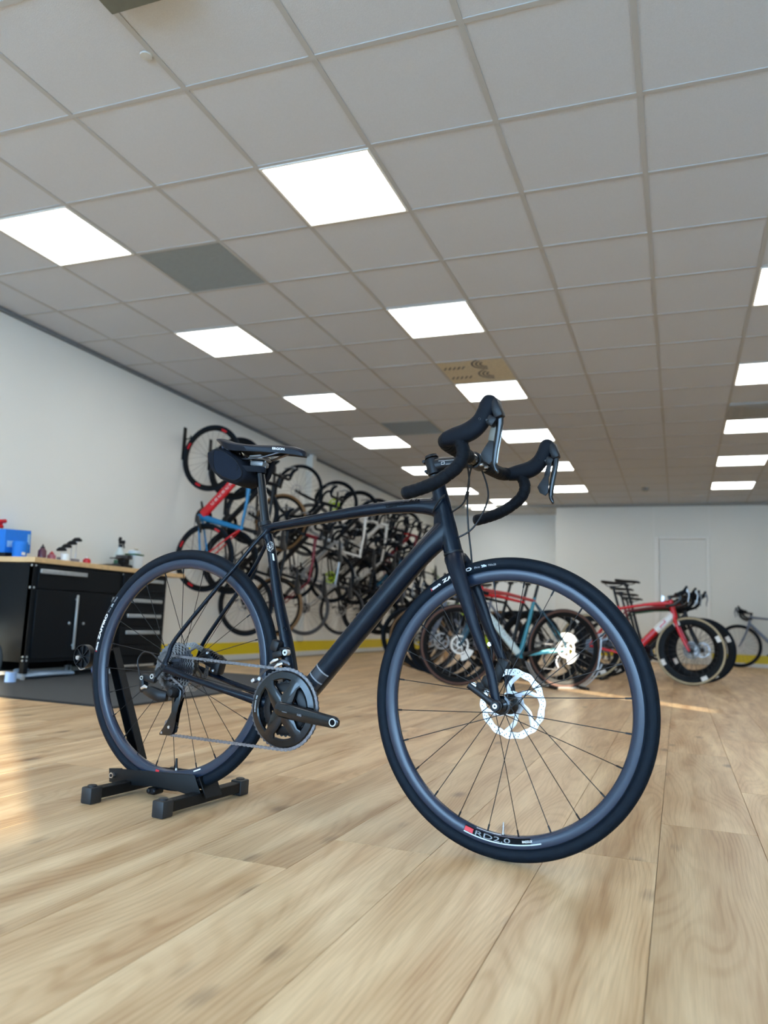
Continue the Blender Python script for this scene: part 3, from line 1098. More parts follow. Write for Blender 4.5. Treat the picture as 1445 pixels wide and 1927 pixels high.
        def low_text(text, a0, r_out, width, height, bold):
            def fn(x, y):
                r_ = r_out - y
                p = rimfn(r_, a0 + x / r_out)
                return (p[0], p[1] - .0005, p[2])
            text_on(b, text, fn, width=width, height=height, bold=bold)
        b.use(INKG); low_text('RD2.0', A0 + .095, .2985, .085, .0095, .0)
        b.use(INKW); low_text('MADDUX', A1 - .145, .2965, .024, .0052, .03)
        obj('rim_decal', b, None, w, smooth=0)
    else:
        b = MB().use(INKR)
        b.lathe([(.289, -.0122), (.297, -.0132)], n=4, arc=(radians(262), radians(264.5)))
        b.use(INKW)
        b.lathe([(.290, -.0126), (.2935, -.0132)], n=6, arc=(radians(289), radians(294)))
        obj('rim_decal', b, None, w, smooth=0)
    return w


rear = wheel_part('rear_wheel', Vector((0, 0, 0)), False, False)
front = wheel_part('front_wheel', FH, True, True)

# ---------------------------------------------------------------- fork
fk = MB()
tube2(fk, [(.8325, 0, .325, .0245, .0245), (.837, 0, .312, .026, .030), (.842, 0, .300, .022, .034)], 3, 24)
for s in (-1, 1):
    tube2(fk, [(.838, s * .012, .318, .0235, .017), (.850, s * .027, .296, .0235, .0135), (.8715, s * .036, .248, .0205, .0105), (.893, s * .0415, .198, .0170, .0090), (.911, s * .045, .152, .0145, .0080), (.9355, s * .0485, .100, .0128, .0075), (.955, s * .051, .055, .0122, .0072), (.969, s * .053, .003, .0118, .0068), (.976, s * .0535, -.026, .0120, .0065)], 5, 16)
fork_me = blend(fk, 'fork', FORKM, .0026, 5)
fork_me.transform(STEER)
fork = link('fork', fork_me, bike, BOFF)
b = MB()
b.lathe([(.0195, 0), (.0245, .001), (.0245, .006), (.0205, .008)], (.8325, 0, .3245), SD, 28)
obj('crown_race', b.xf(STEER), BLACKP, fork)
# quick lever of the front axle, drive side
b = MB().use(BLACKP)
b.lathe([(0, -.071), (.0105, -.071), (.013, -.068), (.013, -.060), (.009, -.058)], FH, Y, 20)
b.sweep(catmull([(.976, -.066, -.020), (.958, -.068, -.010), (.938, -.0695, .003), (.920, -.071, .014), (.912, -.072, .019)], 4), [(.008, .004), (.0085, .004), (.0085, .0038), (.0085, .0036), (.008, .0034)] + [(.007, .003)] * 12, 10, ref=Y)
b.use(STEEL)
b.lathe([(.0025, -.0716), (.0055, -.0716), (.0055, -.070)], FH, Y, 14)
obj('axle_lever', b.xf(STEER), None, fork)
# front caliper and hose on the left leg
b = MB().use(BLACKP)
b.box((.944, .050, .052), (.028, .026, .058), Matrix.Rotation(.40, 3, 'Y'), .006, 2)
b.box((.918, .046, .020), (.040, .030, .030), Matrix.Rotation(.40, 3, 'Y'), .008, 2)
b.box((.898, .040, .010), (.022, .022, .022), None, .006, 2)
b.use(STEEL)
b.lathe([(.003, .0), (.0068, .0), (.0068, .006), (0, .006)], (.884, .032, .013), (0, -1, 0), 14)
b.lathe([(0, .0), (.0045, .0), (.0045, .006)], (.900, .034, -.002), (0, -1, 0), 12)
b.box((.905, .041, .0), (.03, .004, .016), Matrix.Rotation(.4, 3, 'Y'), .002)
b.lathe([(.0022, .0), (.0052, .0), (.0052, .005), (0, .005)], (.9195, .036, .112), (0, -1, 0), 12)
obj('front_caliper', b.xf(STEER), None, fork)
b = MB()
b.sweep(catmull([(.868, .040, .235), (.900, .046, .16), (.918, .048, .10), (.922, .046, .05)], 6), .0024, 8)
obj('brake_hose', b.xf(STEER), BLACKP, fork)

# ---------------------------------------------------------------- cockpit
def ax(z):                       # point on the steerer axis at height z
    return SA + SD * ((z - SA.z) / SD.z)
b = MB()
b.lathe([(.0165, 0), (.0195, .002), (.0195, .0065), (.0175, .008)], ax(.508), SD, 28)
b.lathe([(.0172, 0), (.0180, .001), (.0180, .0085), (.0172, .0095)], ax(.5175), SD, 28)
bpart('headset_spacers', b, GLOSSB, steer=True)
stem = MB().use(SATIN)
stem.lathe([(.0150, 0), (.0185, .002), (.0190, .02), (.0185, .042), (.0150, .044)], ax(.528), SD, 28)
tube2(stem, [(ax(.552).x + .008, 0, .553, .0185, .0165), (.80, 0, .5555, .0165, .0150), (.84, 0, .5565, .0150, .0145), (.868, 0, .556, .0165, .0165)], 4, 20, 2.6)
stem.lathe([(.0165, -.0215), (.0205, -.0205), (.0205, .0205), (.0165, .0215)], (.8855, 0, .5555), Y, 28)
stem.use(STEEL)
for dz in (-.012, .012):
    for dy in (-.015, .015):
        stem.lathe([(0, .004), (.0035, .004), (.0042, -.004)], (.905, dy, .5555 + dz), (1, 0, 0), 10)
stem.use(BLACKP)
for z in (.537, .563):
    p = ax(z); stem.rod(p + Vector((-.0215, -.010, 0)), p + Vector((-.0215, .010, 0)), .0042, 10)
    stem.box(p + Vector((-.018, 0, 0)), (.012, .012, .012), None, .002)
stem_o = bpart('stem', stem, None, steer=True)
b = MB()
b.lathe([(0, .0085), (.004, .0085), (.006, .006), (.0165, .0065), (.0178, .004), (.0178, 0)], ax(.5725), SD, 26)
obj('top_cap', b.xf(STEER), BLACKP, stem_o)
# thin outline logo on the stem side
b = MB()
def sq(x0, x1, z0, z1, y=-.0171):
    b.add([(x0, y, z0), (x1, y, z0 + .0005), (x1, y, z1 + .0005), (x0, y, z1)], [(0, 1, 2, 3)])
sq(.789, .837, .5595, .5602); sq(.797, .806, .5500, .5507); sq(.797, .806, .5560, .5567); sq(.797, .7977, .5500, .5567); sq(.8053, .806, .5500, .5567)
sq(.809, .843, .5500, .5506, -.0166)
obj('stem_print', b.xf(STEER), INKW, stem_o, smooth=0)

b = MB()
b.sweep([(.8855, -.075, .5562), (.8855, -.045, .556), (.8855, .045, .556), (.8855, .075, .5562)], [.0135, .0159, .0159, .0135], 20)
bar = bpart('handlebar', b, GLOSSB, steer=True)
for s in (-1, 1):
    pts = [(.8855, .050, .556), (.8855, .10, .557), (.8835, .150, .559), (.8850, .182, .5615), (.8985, .199, .5635), (.918, .202, .562), (.9335, .203, .549), (.9395, .204, .524), (.9290, .205, .4995), (.9050, .206, .4800), (.8750, .207, .4630), (.836, .208, .4500), (.800, .208, .4420)]
    q = catmull([(x, s * y, z) for x, y, z in pts], 14)
    b = MB()
    run, rad = 0.0, []
    for i in range(len(q)):
        if i:
            run += (Vector(q[i]) - Vector(q[i - 1])).length
        ph = (run / .0155) % 1.0
        rad.append((.0168 if i < 50 else max(.0146, .0168 - .0003 * (i - 50))) + .0009 * ph - (.0006 if ph < .10 else 0))
    b.sweep(q, rad, 18)
    tape = bpart('bar_tape', b, TAPEM, steer=True, smooth=60)
    e = Vector(q[-1]); dd = (e - Vector(q[-4])).normalized()
    b = MB()
    b.lathe([(0, .006), (.010, .0055), (.0142, .002), (.0152, -.003)], e, dd, 18)
    obj('end_plug', b.xf(STEER), BLACKP, tape)
    # brake and shift unit: rubber hood, lever blade, shift paddle
    hp = catmull([(.893, s * .200, .5625, .0165, .0160), (.915, s * .202, .5660, .0205, .0170), (.940, s * .204, .5705, .0220, .0170), (.9615, s * .205, .5790, .0220, .0162), (.9790, s * .205, .5945, .0205, .0155), (.9900, s * .205, .6140, .0195, .0158), (.9975, s * .205, .6330, .0195, .0160), (1.0035, s * .205, .6450, .0150, .0135), (1.0062, s * .205, .6505, .0050, .0050)], 4)
    b = MB(); b.sweep([p[:3] for p in hp], [(p[3], p[4]) for p in hp], 18, ref=Y, power=2.4)
    hood = bpart('brake_hood', b, HOODM, steer=True, smooth=60)
    b = MB().use(BLACKP)
    b.box((1.0170, s * .205, .6190), (.022, .0275, .046), Matrix.Rotation(-.35, 3, 'Y'), .007, 2)
    b.box((1.004, s * .205, .594), (.026, .022, .022), Matrix.Rotation(.6, 3, 'Y'), .005, 2)
    b.use(GREYM)
    b.lathe([(.001, 0), (.0022, 0), (.0022, .003)], (.9985, s * .205 - .0125 if s < 0 else s * .205 - .0125, .5925), (0, -1, 0), 10)
    b.use(INKG); b.lathe([(0, .0), (.0024, 0), (.0024, .002)], (.983, s * .205 - .0152, .5960), (0, -1, 0), 10)
    obj('lever_body', b.xf(STEER), None, hood)
    b = MB().use(GLOSSB)
    lp = catmull([(1.022, s * .203, .6080), (1.0225, s * .202, .585), (1.0185, s * .200, .555), (1.0135, s * .199, .525), (1.0115, s * .199, .500), (1.017, s * .199, .4835), (1.020, s * .199, .478)], 4)
    sec = [(.0085, .0062), (.0080, .0060), (.0072, .0055), (.0066, .0050), (.0058, .0048), (.0042, .0040), (.002, .002)]
    sec = catmull(sec, 4)
    b.sweep(lp, [tuple(x) for x in sec], 12, ref=Y)
    b.use(INKS if s < 0 else GLOSSB)  # highlight painted as a silver strip along the drive-side blade
    b.sweep([(p[0] + .0062, p[1], p[2]) for p in lp[4:17]], [(.0014, .0026)] * 13, 8, ref=Y)
    obj('brake_lever', b.xf(STEER), None, hood)
    b = MB().use(mat('paddle_metal', srgb(96, 91, 80), .5, .1) if s < 0 else BLACKP)
    b.prism([(1.004, .598), (1.015, .592), (1.008, .550), (.994, .553)], (0, s * .205 - s * .008, 0), (1, 0, 0), (0, 0, 1), .003, .0008)
    b.use(BLACKP)
    b.prism([(.9965, .553), (1.0075, .553), (1.0065, .508), (.9990, .499), (.9845, .507), (.9770, .523), (.9830, .532)], (0, s * .205 - s * .010, 0), (1, 0, 0), (0, 0, 1), .005, .0012)
    obj('shift_paddle', b.xf(STEER), None, hood)
# hoses and cables in front of the head tube
for nm, pts in (('brake_hose', [(.888, -.03, .546), (.872, -.012, .515), (.862, .004, .470), (.862, .014, .400), (.868, .024, .33), (.872, .034, .262), (.878, .040, .235)]),
                ('brake_hose', [(.8855, .032, .543), (.901, .030, .505), (.908, .026, .470), (.901, .018, .435), (.884, .010, .400), (.866, .004, .380), (.840, .0, .366)]),
                ('shift_cable', [(.880, -.05, .545), (.878, -.03, .52), (.874, -.018, .49), (.856, -.006, .452), (.822, .0, .430)])):
    b = MB(); b.sweep(catmull(pts, 8), .0023, 8)
    if nm == 'shift_cable':
        b.rod((.8705, -.014, .478), (.864, -.008, .462), .0045, 10)
    bpart(nm, b, BLACKP, steer=True)

# ---------------------------------------------------------------- drivetrain
BB = Vector((.398, 0, -.0805))
def toothed(mb, c, r, teeth, y, t, rin, depth=.0042, duty=.5):
    n = teeth * 4
    vs, fs = [], []
    for yy in (y - t / 2, y + t / 2):
        for k in range(n):
            a = 2 * pi * k / n
            ro = r + (depth * .5 if k % 4 in (0,) else (-depth * .5 if k % 4 == 2 else depth * .05))
            vs.append((c[0] + ro * cos(a), yy, c[2] + ro * sin(a)))
            vs.append((c[0] + rin * cos(a), yy, c[2] + rin * sin(a)))
    for k in range(n):
        j = (k + 1) % n
        fs += [(2 * k, 2 * j, 2 * j + 1, 2 * k + 1), (2 * n + 2 * k, 2 * n + 2 * k + 1, 2 * n + 2 * j + 1, 2 * n + 2 * j),
               (2 * k, 2 * n + 2 * k, 2 * n + 2 * j, 2 * j), (2 * k + 1, 2 * j + 1, 2 * n + 2 * j + 1, 2 * n + 2 * k + 1)]
    mb.add(vs, fs)

b = MB().use(DSTEEL)
toothed(b, BB, .1005, 50, -.0455, .0028, .094)
b.use(GLOSSB)
b.lathe([(.0965, -.0435), (.0965, -.0475), (.0935, -.0515), (.078, -.0545), (.0745, -.052), (.0745, -.0445)], BB, Y, 72, True)
crank = bpart('chainring', b, None, smooth=30)
b = MB().use(BLACKP)
toothed(b, BB, .0685, 34, -.0375, .0028, .060)
b.lathe([(.044, -.0355), (.0655, -.0355), (.0655, -.0415), (.058, -.0455), (.044, -.0455)], BB, Y, 48, True)
obj('inner_chainring', b, None, crank, smooth=30)
b = MB().use(GLOSSB)
for a in (62, 128, 242, 308):
    a = radians(a)
    v = Vector((cos(a), 0, sin(a)))
    side = Vector((-sin(a), 0, cos(a)))
    b.sweep([BB + v * .012 + Vector((0, -.052, 0)), BB + v * .04 + Vector((0, -.052, 0)), BB + v * .066 + Vector((0, -.0515, 0)), BB + v * .080 + Vector((0, -.0505, 0))], [(.022, .008), (.0185, .0075), (.0135, .0065), (.0215, .004)], 12, ref=Y, power=3)
b.lathe([(0, -.062), (.016, -.062), (.022, -.058), (.024, -.045), (.020, -.036), (0, -.036)], BB, Y, 28)
ca = radians(-5.3)
cv = Vector((cos(ca), 0, sin(ca)))
pts = [(0, -.060, .0185, .0085), (.03, -.064, .0200, .0095), (.07, -.0685, .0185, .0090), (.115, -.0730, .0165, .0080), (.15, -.0755, .0152, .0072), (.168, -.0765, .0148, .0070), (.178, -.0768, .0120, .0064), (.1835, -.0768, .0070, .005)]
q = catmull([tuple(BB + cv * t) [0:1] + (y,) + tuple(BB + cv * t)[2:3] + (h, w_) for t, y, h, w_ in pts], 5)
b.sweep([p[:3] for p in q], [(p[3], p[4]) for p in q], 18, ref=Y, power=3.2)
pe = BB + cv * .1695
b.use(STEEL)
b.lathe([(.0072, -.0842), (.0098, -.0842), (.0098, -.0835), (.0072, -.0830), (.0072, -.0700)], pe, Y, 24)
b.use(INKB)
b.lathe([(0, -.0836), (.0072, -.0836)], pe, Y, 20)
b.use(INKG)
def ct(x, y):
    p = BB + cv * (.0 + x) + Vector((0, 0, y))
    return (p.x, -.0715 - max(0, x - .01) * .115, p.z)
text_on(b, 'SHIMANO', lambda x, y: ct(.012 + x, -.004 + y), width=.016, height=.0024)
text_on(b, '105', lambda x, y: ct(.062 + x, -.004 + y), width=.014, height=.0055)
# left crank arm
b.use(GLOSSB)
pts = [(0, .058, .0185, .0085), (-.04, .064, .018, .009), (-.12, .071, .0155, .0075), (-.168, .0745, .0145, .007), (-.18, .0745, .008, .005)]
q = catmull([(BB.x + cv.x * t, y, BB.z + cv.z * t, h, w_) for t, y, h, w_ in pts], 5)
b.sweep([p[:3] for p in q], [(p[3], p[4]) for p in q], 14, ref=Y, power=3)
obj('crank_arms', b, None, crank)
# print on the chainring face
b = MB()
def cr_text(text, a0, r0_, width, height):
    text_on(b, text, lambda x, y: (BB.x + (r0_ + y) * cos(a0 - x / r0_), -.0552 + (r0_ + y - .078) * .19, BB.z + (r0_ + y) * sin(a0 - x / r0_)), width=width, height=height)
cr_text('SHIMANO 105', radians(190), .083, .042, .0042)
obj('chainring_print', b, INKS, crank, smooth=0)

# cassette
b = MB()
for k, (T, r_) in enumerate(((34, .0695), (30, .061), (27, .055), (24, .049), (21, .043), (19, .039), (17, .035), (15, .031), (14, .029), (13, .027), (12, .025), (11, .023))):
    toothed(b, (0, 0, 0), r_, T, -.0205 - .0027 * k, .0017, max(.016, r_ - .014), .0044)
obj('cassette', b, mat('cassette_steel', (.17, .17, .185), .25, 1.0, var=.2, vscale=120), rear, smooth=30)

# chain: path then links
YC = -.0455
COGR, COGY = .0325, -.0395
guide, tens = Vector((.047, -.052, -.066)), Vector((.036, -.052, -.1600))
PR = .0215
loop = []
def arc(c, r, a0, a1, y0, y1, n):
    for k in range(n + 1):
        t = k / n
        a = radians(a0 + (a1 - a0) * t)
        loop.append((c.x + r * cos(a), y0 + (y1 - y0) * t, c.z + r * sin(a)))
Z0 = Vector((0, 0, 0))
arc(BB, .1015, 100, -93, YC, YC, 30)                      # round the chainring, top to bottom
arc(tens, PR, -92, -250, -.052, -.052, 10)                # tension pulley
arc(guide, PR, -60, 60, -.052, -.052, 8)                  # guide pulley
arc(Z0, COGR, -60, -180, -.047, COGY, 8)
arc(Z0, COGR, 180, 82, COGY, COGY, 8)
pts = [Vector(p) for p in loop]
pts.append(pts[0])
L_ = [0]
for a, c in zip(pts, pts[1:]):
    L_.append(L_[-1] + (c - a).length)
pitch = 0.0127
nl = int(L_[-1] / pitch)
nl -= nl % 2
step = L_[-1] / nl
def at(s):
    s %= L_[-1]
    for i in range(len(L_) - 1):
        if L_[i + 1] >= s:
            t = (s - L_[i]) / max(1e-9, L_[i + 1] - L_[i])
            return pts[i].lerp(pts[i + 1], t)
    return pts[-1]
b = MB()
stad = []
for k in range(10):
    a = pi / 2 + pi * k / 9 if k < 5 else -pi / 2 + pi * (k - 5) / 4
for cx, a0 in ((-.5, 60), (.5, -120)):
    for k in range(6):
        a = radians(a0 + 48 * k)
        stad.append((cx * 1.0 * .0127 + .0044 * cos(a), .0044 * sin(a)))
    stad.append((0, .0024 * (-1 if cx < 0 else 1)))
for i in range(nl):
    A, B = at(i * step), at((i + 1) * step)
    dd = (B - A).normalized()
    e2 = dd.cross(Vector((0, 1, 0))).normalized()
    mid = (A + B) / 2
    wd = .0026 if i % 2 else .0018
    for s in (-1, 1):
        b.prism(stad, mid + Vector((0, s * wd, 0)), dd, e2, .0008)
    b.rod(A + Vector((0, -.0032, 0)), A + Vector((0, .0032, 0)), .0026, 8)
bpart('chain', b, CHAINM, smooth=30)

# rear derailleur
b = MB().use(BLACKP)
b.sweep(catmull([(-.008, -.069, -.006), (-.018, -.070, -.018), (-.026, -.071, -.030)], 4), [(.010, .004)] * 9, 10, ref=Y)
b.box((-.043, -.073, -.034), (.052, .016, .020), Matrix.Rotation(.12, 3, 'Y'), .006, 2)
b.box((-.062, -.072, -.052), (.020, .022, .044), Matrix.Rotation(-.25, 3, 'Y'), .006, 2)
b.sweep([(-.052, -.073, -.066), (-.02, -.080, -.070), (.012, -.080, -.078), (.030, -.074, -.078)], [(.012, .008), (.0165, .011), (.0175, .012), (.013, .010)], 12, ref=Y, power=3)
b.lathe([(0, -.084), (.010, -.082), (.0145, -.074), (.0145, -.060), (0, -.058)], (.044, 0, -.066), Y, 20)
b.use(STEEL)
for (x, z, r_) in ((-.025, -.027, .0070), (-.0625, -.0335, .0060)):
    b.lathe([(.0032, -.0835), (r_, -.0835), (r_, -.074)], (x, 0, z), Y, 16)
b.sweep([(-.058, -.084, -.062), (-.045, -.086, -.056), (-.034, -.086, -.058)], [(.004, .003), (.0055, .003), (.003, .002)], 8, ref=Y)
rd = bpart('rear_derailleur', b)
b = MB().use(GLOSSB)
cage = [(.054, -.050), (.066, -.060), (.068, -.078), (.0565, -.125), (.0545, -.150), (.052, -.172), (.040, -.182), (.004, -.184), (.004, -.178), (.026, -.150), (.040, -.120), (.038, -.080), (.036, -.056)]
b.prism(cage, (0, -.0605, 0), (1, 0, 0), (0, 0, 1), .0028, .0008)
b.prism([(x * .9 + .004, z * .97 - .004) for x, z in cage[:-4]] + [(.03, -.14), (.036, -.08)], (0, -.0440, 0), (1, 0, 0), (0, 0, 1), .0020)
b.use(STEEL)
b.prism([(.009, -.180), (.014, -.179), (.012, -.173), (.009, -.176)], (0, -.0625, 0), (1, 0, 0), (0, 0, 1), .001)
obj('derailleur_cage', b, None, rd)
b = MB().use(BLACKP)
toothed(b, guide, .0215, 11, -.052, .004, .006, .005)
toothed(b, tens, .0215, 11, -.052, .004, .006, .005)
b.use(STEEL)
for c in (guide, tens):
    b.lathe([(0, -.064), (.0042, -.064), (.0042, -.05)], (c.x, 0, c.z), Y, 12)
obj('jockey_wheels', b, None, rd)
b = MB()
b.sweep(catmull([(-.014, -.062, .012), (-.030, -.063, .022), (-.055, -.064, .036), (-.082, -.065, .036), (-.098, -.067, .013), (-.088, -.069, -.015), (-.074, -.071, -.040)], 8), .0024, 8)
b.rod((-.083, -.070, -.026), (-.072, -.0715, -.044), .0042, 10)
obj('shift_cable', b, BLACKP, rd)
b = MB()
b.lathe([(.003, -.0722), (.008, -.0722), (.0095, -.070), (.0095, -.062)], (0, 0, 0), Y, 18)
bpart('rear_axle', b, BLACKP)

# front derailleur
b = MB().use(BLACKP)
b.box((.350, -.030, .078), (.026, .026, .030), Matrix.Rotation(.3, 3, 'Y'), .006, 2)
b.box((.374, -.026, .064), (.028, .022, .024), None, .006, 2)
b.box((.362, -.030, .056), (.032, .030, .018), Matrix.Rotation(-.3, 3, 'Y'), .005, 2)
b.use(STEEL)
b.lathe([(.003, -.043), (.0078, -.043), (.0085, -.040), (.0085, -.028)], (.386, 0, .062), Y, 16)
for (x, z) in ((.372, .030), (.358, .040)):
    b.sweep([(x - .012, -.046, z - .008), (x, -.048, z), (x + .012, -.047, z + .004)], [(.003, .003), (.005, .003), (.003, .002)], 8, ref=Y)
b.use(DSTEEL)
q = catmull([(.300, -.034, -.012, .0030, .0012), (.318, -.036, .008, .0042, .0012), (.342, -.038, .026, .0062, .0012), (.368, -.040, .036, .0072, .0012), (.392, -.040, .035, .0062, .0012), (.402, -.040, .030, .004, .0012)], 4)
b.sweep([p[:3] for p in q], [(p[3], p[4]) for p in q], 8, ref=Y)
b.use(STEEL)
b.box((.297, -.043, -.016), (.012, .020, .010), Matrix.Rotation(-.7, 3, 'Y'), .002)
b.lathe([(0, -.050), (.005, -.050), (.005, -.042)], (.316, 0, -.010), Y, 10)
bpart('front_derailleur', b)
# rear caliper on the left chainstay
b = MB().use(BLACKP)
b.box((.062, .052, .030), (.056, .030, .044), Matrix.Rotation(.35, 3, 'Y'), .009, 2)
b.box((.095, .054, .010), (.034, .034, .050), Matrix.Rotation(.25, 3, 'Y'), .008, 2)
b.ball((.100, .050, .026), .016, 12)
for k in range(6):
    b.box((.078 + .007 * k, .036, .046 - .004 * k), (.003, .012, .012), Matrix.Rotation(.35, 3, 'Y'))
b.use(STEEL)
for (x, z) in ((.070, .044), (.066, .022), (.096, -.004)):
    b.lathe([(0, 0), (.0038, 0), (.0038, .005)], (x, .034, z), (0, -1, 0), 10)
bpart('rear_caliper', b)

# ---------------------------------------------------------------- saddle bag (hangs from the saddle)
bag = empty('saddle_bag')
bag.matrix_world = bike.matrix_world @ Matrix.Translation(BOFF + Vector((.14, 0, .53)))
tag(bag, 'black wedge saddle bag strapped under the black saddle', 'bag')
def bg(name, mb, m=None, smooth=38):
    return obj(name, mb.xf(Matrix.Translation(Vector((-.14, 0, -.53)))), m, bag, smooth=smooth)
poly = [(.062, .622), (.092, .634), (.122, .630), (.150, .615), (.178, .597), (.202, .570), (.212, .548), (.202, .532), (.176, .523), (.146, .529), (.116, .541), (.084, .566), (.066, .596)]
b = MB(); b.prism(poly, (0, 0, 0), (1, 0, 0), (0, 0, 1), .096, .012)
bg('bag_body', b, BAGM, 60)
inset = [(.094, .624), (.122, .621), (.148, .607), (.174, .589), (.194, .565), (.200, .548), (.193, .538), (.175, .532), (.150, .538), (.124, .549), (.102, .566), (.092, .596)]
for s in (-1, 1):
    q = catmull([(x, s * .0485, z) for x, z in inset], 3, True)
    b = MB()
    b.sweep(q, .0013, 6, closed=True)
    bg('side_piping', b, MT('piping_black', (.002, .003, .004), .5, spec=.2))
    b = MB()
    b.prism(inset, (0, s * .0478, 0), (1, 0, 0), (0, 0, 1), .002)
    bg('side_panel', b, MT('bag_side_fabric', (.004, .008, .017), .7, spec=.15, bump=.4, bscale=1200))
b = MB()
q = catmull([(.180, -.050, .567), (.210, -.034, .567), (.230, -.0185, .568), (.2445, 0, .568), (.230, .0185, .568), (.210, .034, .567), (.180, .050, .567)], 4)
b.sweep(q, [(.0014, .0085)] * len(q), 8, ref=(0, 0, 1))
bg('post_strap', b, MT('strap_webbing', (.004, .006, .011), .75, spec=.2))
b = MB()
for s in (-1, 1):
    b.prism([(.115, .628), (.145, .616), (.158, .604), (.150, .600), (.118, .620)], (0, s * .030, 0), (1, 0, 0), (0, 0, 1), .012, .002)
bg('rail_strap', b, MT('strap_webbing', (.004, .006, .011), .75, spec=.2))
b = MB(); b.prism([(.196, .590), (.236, .612), (.240, .596), (.226, .560), (.212, .532), (.204, .545)], (0, .045, 0), (1, 0, 0), (0, 0, 1), .020, .004)
bg('front_flap', b, BAGM)
b = MB(); b.lathe([(0, 0), (.006, 0), (.007, -.004)], (.066, -.0, .612), (-1, 0, .3), 12)
bg('tail_loop', b, BLACKP)

# ---------------------------------------------------------------- floor stand that holds the rear wheel
stand = empty('bicycle_stand')
SB = Matrix.Translation(Vector((RH.x, RH.y, 0))) @ Matrix.Rotation(BYAW, 4, 'Z')
stand.matrix_world = SB @ Matrix.Translation(Vector((0, 0, 0)))
tag(stand, 'low black steel stand on the floor gripping the rear wheel of the black bike', 'bike stand')
zf = RH.z                                         # bike-local z to stand z: add zf
for ub, zc in ((-.130, .024), (.123, .024)):
    b = MB(); b.box((ub, -.004, zc), (.030, .318, .028), None, .002)
    bar_o = obj('base_bar', b, BLACKM, stand)
    for s in (-1, 1):
        b = MB()
        b.box((ub, s * .160 - .004, .0215), (.038, .040, .043), None, .004, 2)
        b.lathe([(.0125, .042), (.0125, .046), (.010, .0475), (0, .0475)], (ub, s * .160 - .004, 0), (0, 0, 1), 18)
        obj('end_cap', b, MT('cap_plastic', (.013, .014, .016), .5), bar_o)
plate = [(-.205, .0625), (-.157, .0685), (-.155, .0655), (.100, .0825), (.112, .0800), (.140, .0300), (.093, .0280), (.049, .0340), (-.008, .0360), (-.117, .0270), (-.200, .0250)]
for s in (-1, 1):
    b = MB(); b.prism(plate, (0, s * .034, 0), (1, 0, 0), (0, 0, 1), .0035, .0008)
    obj('side_plate', b, BLACKM, stand)
b = MB(); b.box((.140, 0, .052), (.0035, .068, .062), Matrix.Rotation(-.50, 3, 'Y'), .001)
obj('front_plate', b, BLACKM, stand)
b = MB().use(STEEL)
b.lathe([(.004, -.0435), (.0085, -.0435), (.0095, -.040), (.0095, -.035)], (-.187, 0, .046), Y, 6)
b.rod((-.187, -.042, .046), (-.187, .042, .046), .004, 8)
b.use(BLACKP); b.lathe([(0, -.045), (.0045, -.045), (.0045, -.0435)], (-.187, 0, .046), Y, 14)
obj('pivot_bolt', b, None, stand)
b = MB(); b.box((-.048, -.008, .017), (.03, .04, .018), None, .004); b.lathe([(0, -.032), (.006, -.03), (.006, -.02)], (-.055, 0, .018), Y, 10)
obj('locking_knob', b, BLACKP, stand)
# upright U-channel behind the wheel and the ribbed cradle on it
up = Vector((-.168, .046, .075)); ue = Vector((-.318, .046, zf + .032))
b = MB()
dv = (ue - up).normalized(); ev = Vector((dv.z, 0, -dv.x))
pl_ = [up - ev * .016, up + ev * .016, ue + ev * .016, ue - ev * .016]
b.prism([(p.x, p.z) for p in pl_], (0, .060, 0), (1, 0, 0), (0, 0, 1), .0025)
for s in (-1, 1):
    q = [up + ev * (s * .016), up + ev * (s * .0135), ue + ev * (s * .0135), ue + ev * (s * .016)]
    b.prism([(p.x, p.z) for p in q], (0, .047, 0), (1, 0, 0), (0, 0, 1), .026)
obj('upright_arm', b, BLACKM, stand)
b = MB()
cc = Vector((-.385, .0, zf + .008))
b.lathe([(.034, -.010), (.0365, -.010), (.0365, .010), (.034, .010)], cc, Y, 26, True)
b.lathe([(0, .001), (.035, .001), (.035, -.001), (0, -.001)], cc, Y, 26, True)
for k in range(8):
    a = 2 * pi * k / 8
    b.box(cc + Vector((.018 * cos(a), -.005, .018 * sin(a))), (.032, .008, .0022), Matrix.Rotation(-a, 3, 'Y'))
b.sweep([cc + Vector((.01, .010, 0)), cc + Vector((.02, .040, .012)), cc + Vector((.066, .056, .018))], [(.008, .004)] * 3, 8)
obj('wheel_cradle', b, BLACKP, stand)
b = MB(); b.lathe([(0, -.018), (.006, -.018), (.0085, -.013), (.0085, -.008)], cc + Vector((-.012, 0, -.004)), Y, 12)
b.sweep(catmull([tuple(cc + Vector((-.012, -.008, -.034))), tuple(cc + Vector((.002, -.012, -.040))), tuple(cc + Vector((.022, -.012, -.034)))], 4), .0016, 6)
obj('cradle_bolt', b, STEEL, stand)

# ================================================================ OTHER BICYCLES
def paint(name, rgb, rough=.35, metal=0.0, spec=.5):
    return MT('paint_' + name, srgb(*rgb), rough, metal, var=.03, spec=spec)


